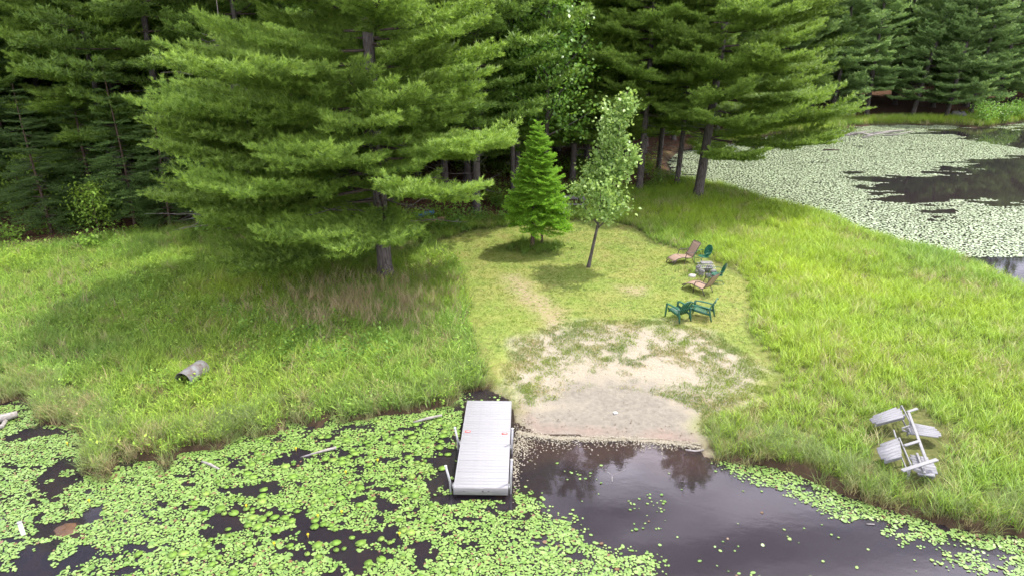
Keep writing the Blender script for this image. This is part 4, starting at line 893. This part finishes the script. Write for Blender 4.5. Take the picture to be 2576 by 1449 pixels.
# ------------------------------------------------------------------ lounge chairs (length runs along +X from foot to head)
def chaise(b, rz, lab):
    root = thing('lounge_chair', b, lab, 'lounge chair', 'tan lounge chairs on the lawn', rz); w = .30
    prof_ = [(0, .22), (.12, .27), (.30, .34), (.48, .37), (.66, .35), (.84, .31), (1.0, .29), (1.10, .30)]
    back = [(1.10, .30), (1.16, .38), (1.26, .55), (1.36, .73), (1.46, .90), (1.54, 1.02)]
    def strip(pts, nm):
        MB().sheet(np.array([[(x, y, z + .012 * (abs(y) / w) ** 2) for y in np.linspace(-w, w, 7)] for x, z in pts]), .014).build(nm, M_tan, root, True)
    strip(prof_[:4], 'footrest'); strip(prof_[3:], 'seat'); strip(back, 'backrest')
    for s in (-1, 1):
        MB().tube([(-.03, s * (w + .015), .16)] + [(x, s * (w + .015), z) for x, z in prof_], .018, 8).build('side_frame', M_tube, root, True)
        MB().tube([(x, s * (w + .015), z) for x, z in back], .017, 8).build('back_frame', M_tube, root, True)
        MB().tube([(.62, s * (w + .05), .0), (.66, s * (w + .05), .40), (.72, s * (w + .05), .56), (.84, s * (w + .05), .60), (1.2, s * (w + .05), .58), (1.30, s * (w + .03), .60)], .018, 8).build('armrest', M_tube, root, True)
        MB().tube([(.16, s * (w + .015), .27), (.02, s * (w + .015), .10), (-.05, s * (w + .015), .0)], .018, 8).build('leg', M_tube, root, True)
        MB().tube([(1.06, s * (w + .015), .30), (1.16, s * (w + .015), .14), (1.24, s * (w + .015), .0)], .018, 8).build('leg', M_tube, root, True)
    MB().tube([(-.03, -w - .015, .16), (-.03, w + .015, .16)], .016, 8).build('cross_bar', M_tube, root, True)
    MB().tube([(1.54, -w - .015, 1.02), (1.56, 0, 1.05), (1.54, w + .015, 1.02)], .016, 8).build('head_bar', M_tube, root, True)
    return root
def heading(a, b): d = b - a; return math.atan2(d[1], d[0])
fA, hA = ground(1686, 664), ground(1752, 657); chaise(fA, heading(fA, hA) + .08, 'tan reclining lounge chair farthest back, beside a green metal chair')
fB, hB = ground(1727, 722), ground(1800, 746); chaise(fB, heading(fB, hB), 'tan reclining lounge chair in the middle, its back turned to the pond')

def shell_chair(b, rz, lab):
    """faces +X"""
    root = thing('metal_chair', b, lab, 'metal chair', 'green metal shell chairs on the lawn', rz); a = np.linspace(0, 2 * math.pi, 22, endpoint=False)
    def disc(c, ux, uy, rx, ry, dish, nm):
        c, ux, uy = map(np.array, (c, ux, uy)); nn = np.cross(ux, uy); V = []; F = []; rings = (0.001, .4, .75, .93, 1.0)
        rows = np.array([[c + ux * rx * q * math.cos(t_) + uy * ry * q * math.sin(t_) + nn * dish * (q * q) for t_ in list(a) + [a[0]]] for q in rings])
        o = MB().sheet(rows, .012).build(nm, M_gmetal, root, True); return o
    disc((-.02, 0, .40), (1, 0, .08), (0, 1, 0), .27, .27, .05, 'seat')
    disc((-.34, 0, .70), (0, 1, 0), (-.38, 0, .92), .27, .31, .05, 'backrest')
    for s in (-1, 1):
        MB().tube([(.30, s * .24, .02), (.34, s * .27, .25), (.34, s * .29, .45), (.27, s * .30, .60), (.10, s * .31, .68), (-.12, s * .31, .69), (-.30, s * .28, .66)], .014, 8).build('armrest', M_gmetal, root, True)
        MB().tube([(.30, s * .24, .02), (.10, s * .24, .015), (-.34, s * .24, .02)], .014, 8).build('runner', M_gmetal, root, True)
    MB().tube([(-.34, -.24, .02), (-.36, 0, .02), (-.34, .24, .02)], .014, 8).build('rear_bar', M_gmetal, root, True)
    MB().tube([(.32, -.26, .36), (.20, 0, .37), (.32, .26, .36)], .013, 8).build('seat_bar', M_gmetal, root, True)
    return root
shell_chair(ground(1767, 666), R(205), 'green round-backed metal chair farthest back beside the tan lounge chair')
shell_chair(ground(1800, 712), R(172), 'green round-backed metal chair seen side on, behind the middle lounge chair')

def adirondack(b, rz, lab):
    """faces +X"""
    root = thing('adirondack_chair', b, lab, 'garden chair', 'green plastic slatted chairs by the beach', rz)
    for k in range(6):
        x = .30 - k * .085; MB().box((x, 0, .37 - (.30 - x) * .20), (.07, .50, .022), (0, .20 * -1, 0), .008).build('seat_slat', M_gplast, root, True)
    MB().bar((.37, -.24, .30), (.37, .24, .30), .02, .16).build('front_apron', M_gplast, root)
    for k in range(5):
        y = (k - 2) * .108; top = .93 - .016 * (k - 2) ** 2
        MB().sheet(np.array([[(-.17 - .36 * q, y * (1 + .12 * q) + e * .043 * (1 + .1 * q), .24 + (top - .24) * q) for e in (-1, 1)] for q in np.linspace(0, 1, 5)]), .022).build('back_slat', M_gplast, root)
    rim = [(-.53 - .0 * abs(y), y, .945 - .016 * (y / .108) ** 2) for y in np.linspace(-.27, .27, 9)]
    MB().tube(rim, .024, 8).build('top_rail', M_gplast, root, True)
    MB().bar((-.33, -.27, .55), (-.33, .27, .55), .05, .03).build('back_rail', M_gplast, root)
    for s in (-1, 1):
        y = s * .30
        MB().sheet(np.array([[(.42 - .82 * q, y + s * (.05 * e + .025 * (1 - q)), .585 + .02 * math.sin(q * 3.1) - .03 * q) for e in (-1, 1)] for q in np.linspace(0, 1, 7)]), .028).build('armrest', M_gplast, root)
        for (x0, x1, w0) in ((.40, .46, .10), (-.32, -.46, .09)):
            MB().sheet(np.array([[(x0 + (x1 - x0) * q + e * (w0 * (1 - .45 * q)) * .5, y, .57 * (1 - q)) for e in (-1, 1)] for q in np.linspace(0, 1, 5)]), .035).build('leg', M_gplast, root)
        MB().sheet(np.array([[(.38 - .78 * q, y - s * .03, .38 - .10 * q + e * .05) for e in (-1, 1)] for q in np.linspace(0, 1, 6)]), .03).build('seat_side', M_gplast, root)
    return root
adirondack(ground(1706, 801), R(118), 'green plastic slatted chair nearest the beach, seen from behind')
adirondack(ground(1766, 798), R(152), 'green plastic slatted chair seen side on, right of its twin by the beach')

# ------------------------------------------------------------------ fire pit, stones
def stone_mesh(rng, sx, sy, sz, sub=2):
    V, F = [], []; n, m = 9, 7
    for i in range(m):
        ph = math.pi * i / (m - 1)
        for j in range(n):
            th = 2 * math.pi * j / n; k = 1 + rng.normal(0, .09); V.append((sx * k * math.sin(ph) * math.cos(th), sy * k * math.sin(ph) * math.sin(th), sz * math.cos(ph) * k))
    for i in range(m - 1):
        for j in range(n): F.append((i * n + j, (i + 1) * n + j, (i + 1) * n + (j + 1) % n, i * n + (j + 1) % n))
    return mesh_np('stone', V, [F], True)
b = ground(1775, 690); fp = thing('fire_pit', b, 'small fire pit of grey blocks with a tilted grate between the chairs', 'fire pit')
for k in range(7):
    a = k * .9 + .3; MB().box((.42 * math.cos(a), .42 * math.sin(a), .09), (.30, .17, .19), (0, 0, a + 1.57), .02).build('block', M_stone, fp)
for k in range(4):
    a = k * 1.5 + .9; MB().box((.42 * math.cos(a), .42 * math.sin(a), .265), (.30, .17, .16), (0, .06, a + 1.57), .02).build('block', M_stone, fp)
g = MB()
for k in range(9): g.bar((-.36 + k * .09, -.30, .42), (-.36 + k * .09, .30, .50), .014, .014)
for y, zz in ((-.30, .42), (0, .46), (.30, .50)): g.bar((-.40, y, zz), (.40, y, zz), .02, .016)
g.build('grate', M_metal, fp)
MB().box((.05, .22, .53), (.60, .26, .035), (.2, .05, .1), .01).build('slab', M_stone, fp)
o = add('white_stone', stone_mesh(rng, .20, .16, .14), M_wstone, loc=ground(1741, 696)); tag(o, 'round whitish stone lying on the lawn beside the fire pit', 'stone')
c = ground(1748, 688); pt = np.column_stack((rng.normal(c[0], .38, 60), rng.normal(c[1], .45, 60)))
scatter('uncut_tuft', lift(pt), mead_v, M_mead, rng.uniform(.4, .75, 60), 'uncut grass tuft beside the fire pit', rng)
o = MB().box((0, 0, .03), (.14, .11, .05), (.1, .15, .4), .015).build('litter', M_white, loc=ground(1548, 1040)); tag(o, 'small white scrap lying on the wet sand of the beach', 'litter')

# ------------------------------------------------------------------ picnic table under the trees
b = ground(1440, 524); pt_ = thing('picnic_table', b, 'old grey wooden picnic table in the shade behind the small trees', 'picnic table', rz=R(-6))
for k in range(5): MB().box((0, (k - 2) * .155, .75), (1.85, .145, .04), None, .006).build('top_board', M_table, pt_)
for s in (-1, 1):
    for k in (0, 1): MB().box((0, s * (.68 + k * .13), .44), (1.85, .12, .04), None, .006).build('bench_board', M_table, pt_)
    x = s * .68
    MB().bar((x, -.80, .40), (x, .80, .40), .045, .10).build('bench_beam', M_table, pt_)
    MB().bar((x, -.36, .71), (x, .36, .71), .045, .08).build('top_beam', M_table, pt_)
    for q in (-1, 1): MB().bar((x + .05, q * .28, .72), (x + .05, q * .68, .0), .045, .10).build('leg', M_table, pt_)

# ------------------------------------------------------------------ kayaks in the shade of the big pine
def kayak(b, rz, L, w, m, lab, tilt=0.0):
    root = thing('kayak', b, lab, 'kayak', rz=rz); n = 15
    def rows(up):
        r_ = []
        for i in range(n):
            q = i / (n - 1); hw = w / 2 * math.sin(math.pi * (.03 + .94 * q)) ** .7; ro = .10 * (2 * q - 1) ** 4
            r_.append([(L * (q - .5), hw * math.cos(a_), .16 + ro + (.10 if up else -.16 - ro * .3) * math.sin(a_)) for a_ in np.linspace(0, math.pi, 9)])
        return np.array(r_)
    MB().sheet(rows(False)[:, ::-1], .015).build('hull', m, root, True); dk = MB().sheet(rows(True), .012).build('deck', m, root, True)
    a_ = np.linspace(0, 2 * math.pi, 20)
    MB().tube([(.42 * math.cos(t_), .22 * math.sin(t_), .265) for t_ in a_], .025, 8).build('cockpit_rim', M_black, root, True)
    MB().box((0, 0, .255), (.70, .34, .012), None, .005).build('cockpit', M_black, root); MB().box((-.25, 0, .34), (.06, .30, .22), (0, -.2, 0), .02).build('seat_back', M_black, root)
    MB().tube([(L * .40, -.1, .25), (L * .40, .1, .25)], .012, 6).build('grab_line', M_black, root, True)
    return root
kayak(ground(1035, 548), R(24), 3.0, .72, M_blue, 'blue kayak lying in the shade behind the big pine')
kayak(ground(1066, 562), R(14), 2.7, .74, M_peach, 'pale peach kayak lying in front of the blue one')

# ------------------------------------------------------------------ rusty drum in the left grass
pf, pb = ground(463, 972), ground(497, 948); d = unit(pb - pf); b = pf
dr = thing('rusty_drum', (b[0], b[1], b[2] + .02), 'open rusty steel drum lying on its side in the left grass', 'drum', rz=math.atan2(d[1], d[0]))
a_ = np.linspace(0, 2 * math.pi, 29); xs = [0, .02, .28, .30, .32, .58, .60, .62, .9]; rr = [.30, .295, .295, .307, .295, .295, .307, .295, .292]
MB().sheet(np.array([[(x * 1.12, r * math.cos(t_), .2 + r * math.sin(t_)) for t_ in a_] for x, r in zip(xs, rr)]), .01).build('barrel_wall', M_rust, dr, True)
MB().tube([(.98, 0, .2), (1.0, 0, .2)], .285, 28).build('end_plate', M_rust, dr)
MB().tube([(0, .30 * math.cos(t_), .2 + .30 * math.sin(t_)) for t_ in a_], .013, 8, False).build('rim', M_rust, dr, True)

# ------------------------------------------------------------------ logs, sticks, posts, rocks
def log(pts, r, lab, name='log', cat='log', forks=(), m=M_log):
    mb = MB().tube(pts, r, 8)
    for fk, fr_ in forks: mb.tube(fk, fr_, 6)
    c = np.array(pts[0]); mb.V = [v_ - c for v_ in mb.V]; o = mb.build(name, m, None, True, loc=c); return tag(o, lab, cat)
W0 = lambda x, y, z=.06: at(x, y, z)
log([W0(-40, 1062, .10), W0(10, 1050, .14), W0(44, 1040, .16)], [.15, .14, .10], 'weathered grey log in the water at the left shore', forks=[([W0(-30, 1078, .05), W0(6, 1072, .08), W0(14, 1058, .1)], [.09, .08, .07])])
log([W0(756, 1150, -.02), W0(800, 1137, .06), W0(846, 1125, .10)], [.02, .035, .045], 'pale bare stick rising from the pads below the left bank', 'stick', 'stick')
log([W0(1040, 1062, .02), W0(1075, 1052, .08), W0(1112, 1044, .12)], [.03, .05, .035], 'pale bare stick in the water just left of the dock', 'stick', 'stick')
log([W0(508, 1160, .03), W0(530, 1168, .05), W0(552, 1180, .0)], [.03, .04, .03], 'short dark stick among the pads below a grass tuft', 'stick', 'stick')
log([at(1654 - 80, 1180, -.03), at(1600 - 60, 1195, -.02), at(1590 - 50, 1210, .02)], .012, 'thin forked twig in the shallow brown water by the dock', 'twig', 'twig', [([at(1540, 1195, -.02), at(1528, 1186, .01)], .009)])
log([at(1726, 1131, .02), at(1750, 1134, .03), at(1770, 1131, .04)], .03, 'bleached stick at the water edge against the right grass', 'stick', 'stick')
log([at(2180, 1487 * .8587 + 40, .02), at(2200, 1318, .02)], .012, 'thin twig afloat among the pads by the right bank', 'twig', 'twig')
b = at(60, 1345, 0); wp = thing('white_post', (b[0], b[1], 0), 'short white post standing in the pads at far left', 'post')
MB().tube([(0, 0, -.7), (-.03, .02, .36)], .05, 10).build('post', M_white, wp, True); MB().tube([(-.03, .02, .36), (-.031, .021, .385)], .058, 10).build('cap', M_pipe, wp, True)
b = at(168, 1333, 0); o = add('sunken_rock', stone_mesh(rng, .50, .40, .20), M_brownrock, loc=(b[0], b[1], -.15)); tag(o, 'brown rock just under the water among the left pads', 'rock')
b = ground(2405, 314); o = add('boulder', stone_mesh(rng, 1.3, .9, .9), M_stone, loc=(b[0], b[1], .25)); tag(o, 'rounded pale grey boulder at the far shore of the pond', 'boulder')
d = MB(); c = at(2150, 343, 0)
for k in range(11):
    a = rng.normal(.15, .5) + (math.pi if k % 3 == 0 else 0); p0 = np.array((rng.normal(0, 1.8), rng.normal(0, .8), .05)); L = rng.uniform(2, 4.5)
    d.tube([p0, p0 + np.array((math.cos(a) * L * .5, math.sin(a) * L * .5, rng.uniform(.1, .5))), p0 + np.array((math.cos(a) * L, math.sin(a) * L, rng.uniform(.1, .7)))], [.11, .08, .03], 6)
o = d.build('driftwood', M_log, None, True, loc=(c[0], c[1], 0)); tag(o, 'tangle of bleached driftwood lying in the pads off the far shore', 'driftwood')
c = at(2235, 338, 0); o = log([(c[0] - 1.6, c[1], .0), (c[0], c[1] + .2, .2), (c[0] + 1.8, c[1] + .5, .3)], [.12, .16, .10], 'single bleached log in the pads right of the driftwood tangle', 'driftwood_log', 'driftwood')
c = at(2090, 379, 0); o = log([(c[0] - .8, c[1], .02), (c[0], c[1], .06), (c[0] + .8, c[1] - .1, .02)], .09, 'short dark log floating in the middle of the far pads', 'floating_log', 'log', m=M_branch)

# yellow pond-lily flowers
M_flower = mat('yellow_petals', (.62, .48, .02), (.75, .60, .04), 20, .5)
fm = MB().sheet(np.array([[(r_ * math.cos(t_), r_ * math.sin(t_), z_) for t_ in np.linspace(0, 6.283, 9)] for r_, z_ in ((.003, .04), (.018, .04), (.026, .06), (.02, .08))]), .006).tube([(0, 0, -.1), (0, 0, .06)], .008, 5).mesh('pond_lily_flower'); fm.materials.append(M_flower)
for x, y in ((745, 1131), (690, 1370), (800, 1300), (860, 1290), (1005, 1345), (170, 1118), (225, 1262), (950, 1160), (870, 1190), (775, 1348), (620, 1275)):
    c = at(x, y, .03); tag(add('pond_lily_flower', fm, loc=(c[0], c[1], .03), rot=(0, 0, x)), 'small yellow pond lily flower standing among the pads', 'flower', 'yellow flowers among the pads')

# ------------------------------------------------------------------ toppled grey wooden double lounger on the right bank
def zpt(x, y, z):                       # surveyed from an enlargement of that corner
    sx, sy = 2530 + x / 5.796, 1170 + y / 5.796; return at(sx * 2576 / 3000, sy * 2576 / 3000, z)
gz = h1(*zpt(700, 800, .4)[:2]); c0 = zpt(700, 800, gz)
dl = thing('double_lounger', (c0[0], c0[1], gz), 'toppled weathered grey wooden double lounger in the right hand grass', 'lawn chair')
def L_(x, y, z): return zpt(x, y, gz + z) - np.array((c0[0], c0[1], gz))
def board_panel(nm, A_, B_, C_, D_, n, ends0, ends1, th=.028, mat_=M_greywood):
    """boards run from edge AD to edge BC; A->D is the width; ends: how far each board stops short"""
    A_, B_, C_, D_ = map(np.array, (A_, B_, C_, D_))
    for k in range(n):
        q0, q1 = (k + .008) / n, (k + .992) / n; a0, a1 = A_ + (D_ - A_) * q0, A_ + (D_ - A_) * q1; b0, b1 = B_ + (C_ - B_) * q0, B_ + (C_ - B_) * q1
        s0, s1 = ends0[k % len(ends0)], 1 - ends1[k % len(ends1)]
        r0 = [a0 + (b0 - a0) * s0, a1 + (b1 - a1) * s0]; r1 = [a0 + (b0 - a0) * s1, a1 + (b1 - a1) * s1]
        up = np.array((0, 0, (k % 2) * .004)); g_ = np.array([np.array(r0) + up, (np.array(r0) + np.array(r1)) / 2 + up, np.array(r1) + up])
        nn = np.cross(g_[1, 0] - g_[0, 0], g_[0, 1] - g_[0, 0])
        if nn[2] < 0: g_ = g_[:, ::-1]
        MB().sheet(g_, th).build('%s_board' % nm, mat_, dl)
# the two seats standing proud at the left
board_panel('seat', L_(85, 300, .50), L_(600, 105, .62), L_(700, 290, .62), L_(150, 430, .50), 5, (.13, .0, .02, .03, .13), (.10, .02, .0, .02, .04))
board_panel('seat', L_(205, 775, .48), L_(600, 640, .58), L_(660, 960, .58), L_(300, 1060, .48), 6, (.18, .0, .0, .02, .05, .22), (.04, .0, .0, .0, .0, .04))
# their boxed fronts
for (p1, p2, zt) in (((645, 105), (795, 390), .62), ((605, 650), (805, 1110), .58)):
    a_, b_ = L_(*p1, zt), L_(*p2, zt - .02); a2, b2 = L_(p1[0] + 70, p1[1] + 70, .30) , L_(p2[0], p2[1], .16)
    MB().bar(a_, b_, .03, .05).build('front_rail', M_greyrail, dl); MB().bar(a_ + np.array((0, 0, -.30)), b_ + np.array((0, 0, -.30)), .03, .05).build('lower_rail', M_greyrail, dl)
    for e in (a_, b_): MB().bar(e, e + np.array((.0, 0, -.45)), .05, .04, (0, 1, 0)).build('leg', M_greyrail, dl)
for (p1, p2, zt) in (((190, 425), (700, 290), .50), ((350, 1050), (640, 965), .48)): MB().bar(L_(*p1, zt - .08), L_(*p2, zt + .04), .03, .16).build('side_board', M_greywood, dl)
# the two backs lying lower at the right
board_panel('back', L_(790, 385, .46), L_(1290, 480, .36), L_(1330, 650, .36), L_(760, 575, .46), 6, (.0, .0, .02, .04, .02, .0), (.16, .10, .04, .0, .0, .10))
board_panel('back', L_(750, 920, .46), L_(1180, 990, .42), L_(1280, 1310, .34), L_(920, 1260, .36), 7, (.10, .0, .04, .0, .05, .02, .02), (.20, .12, .03, .0, .0, .0, .16))
MB().bar(L_(770, 480, .50), L_(830, 590, .49), .07, .05).build('back_batten', M_greywood, dl); MB().bar(L_(905, 910, .50), L_(1040, 1250, .44), .06, .05).build('back_batten', M_greyrail, dl)
# the long rail and the three flat arms
MB().bar(L_(755, 195, .64), L_(1075, 1055, .62), .075, .045).build('long_rail', M_greyrail, dl)
MB().bar(L_(745, 210, .66), L_(912, 152, .66), .085, .035).build('armrest', M_greyrail, dl)
MB().bar(L_(695, 778, .64), L_(935, 705, .66), .085, .035).build('armrest', M_greyrail, dl)
MB().bar(L_(655, 1205, .60), L_(1250, 1015, .68), .11, .04).build('armrest', M_greyrail, dl)
MB().bar(L_(860, 1180, .44), L_(1200, 1310, .20), .05, .09).build('brace', M_greyrail, dl)
MB().bar(L_(920, 1265, .14), L_(1200, 1330, .14), .05, .07).build('brace', M_greyrail, dl)
MB().bar(L_(650, 490, .50), L_(830, 430, .55), .035, .05).build('brace', M_greyrail, dl)
MB().bar(L_(510, 520, .40), L_(550, 650, .52), .035, .05).build('brace', M_greyrail, dl)
MB().bar(L_(655, 515, .34), L_(745, 545, .34), .05, .04).build('brace', M_greyrail, dl)
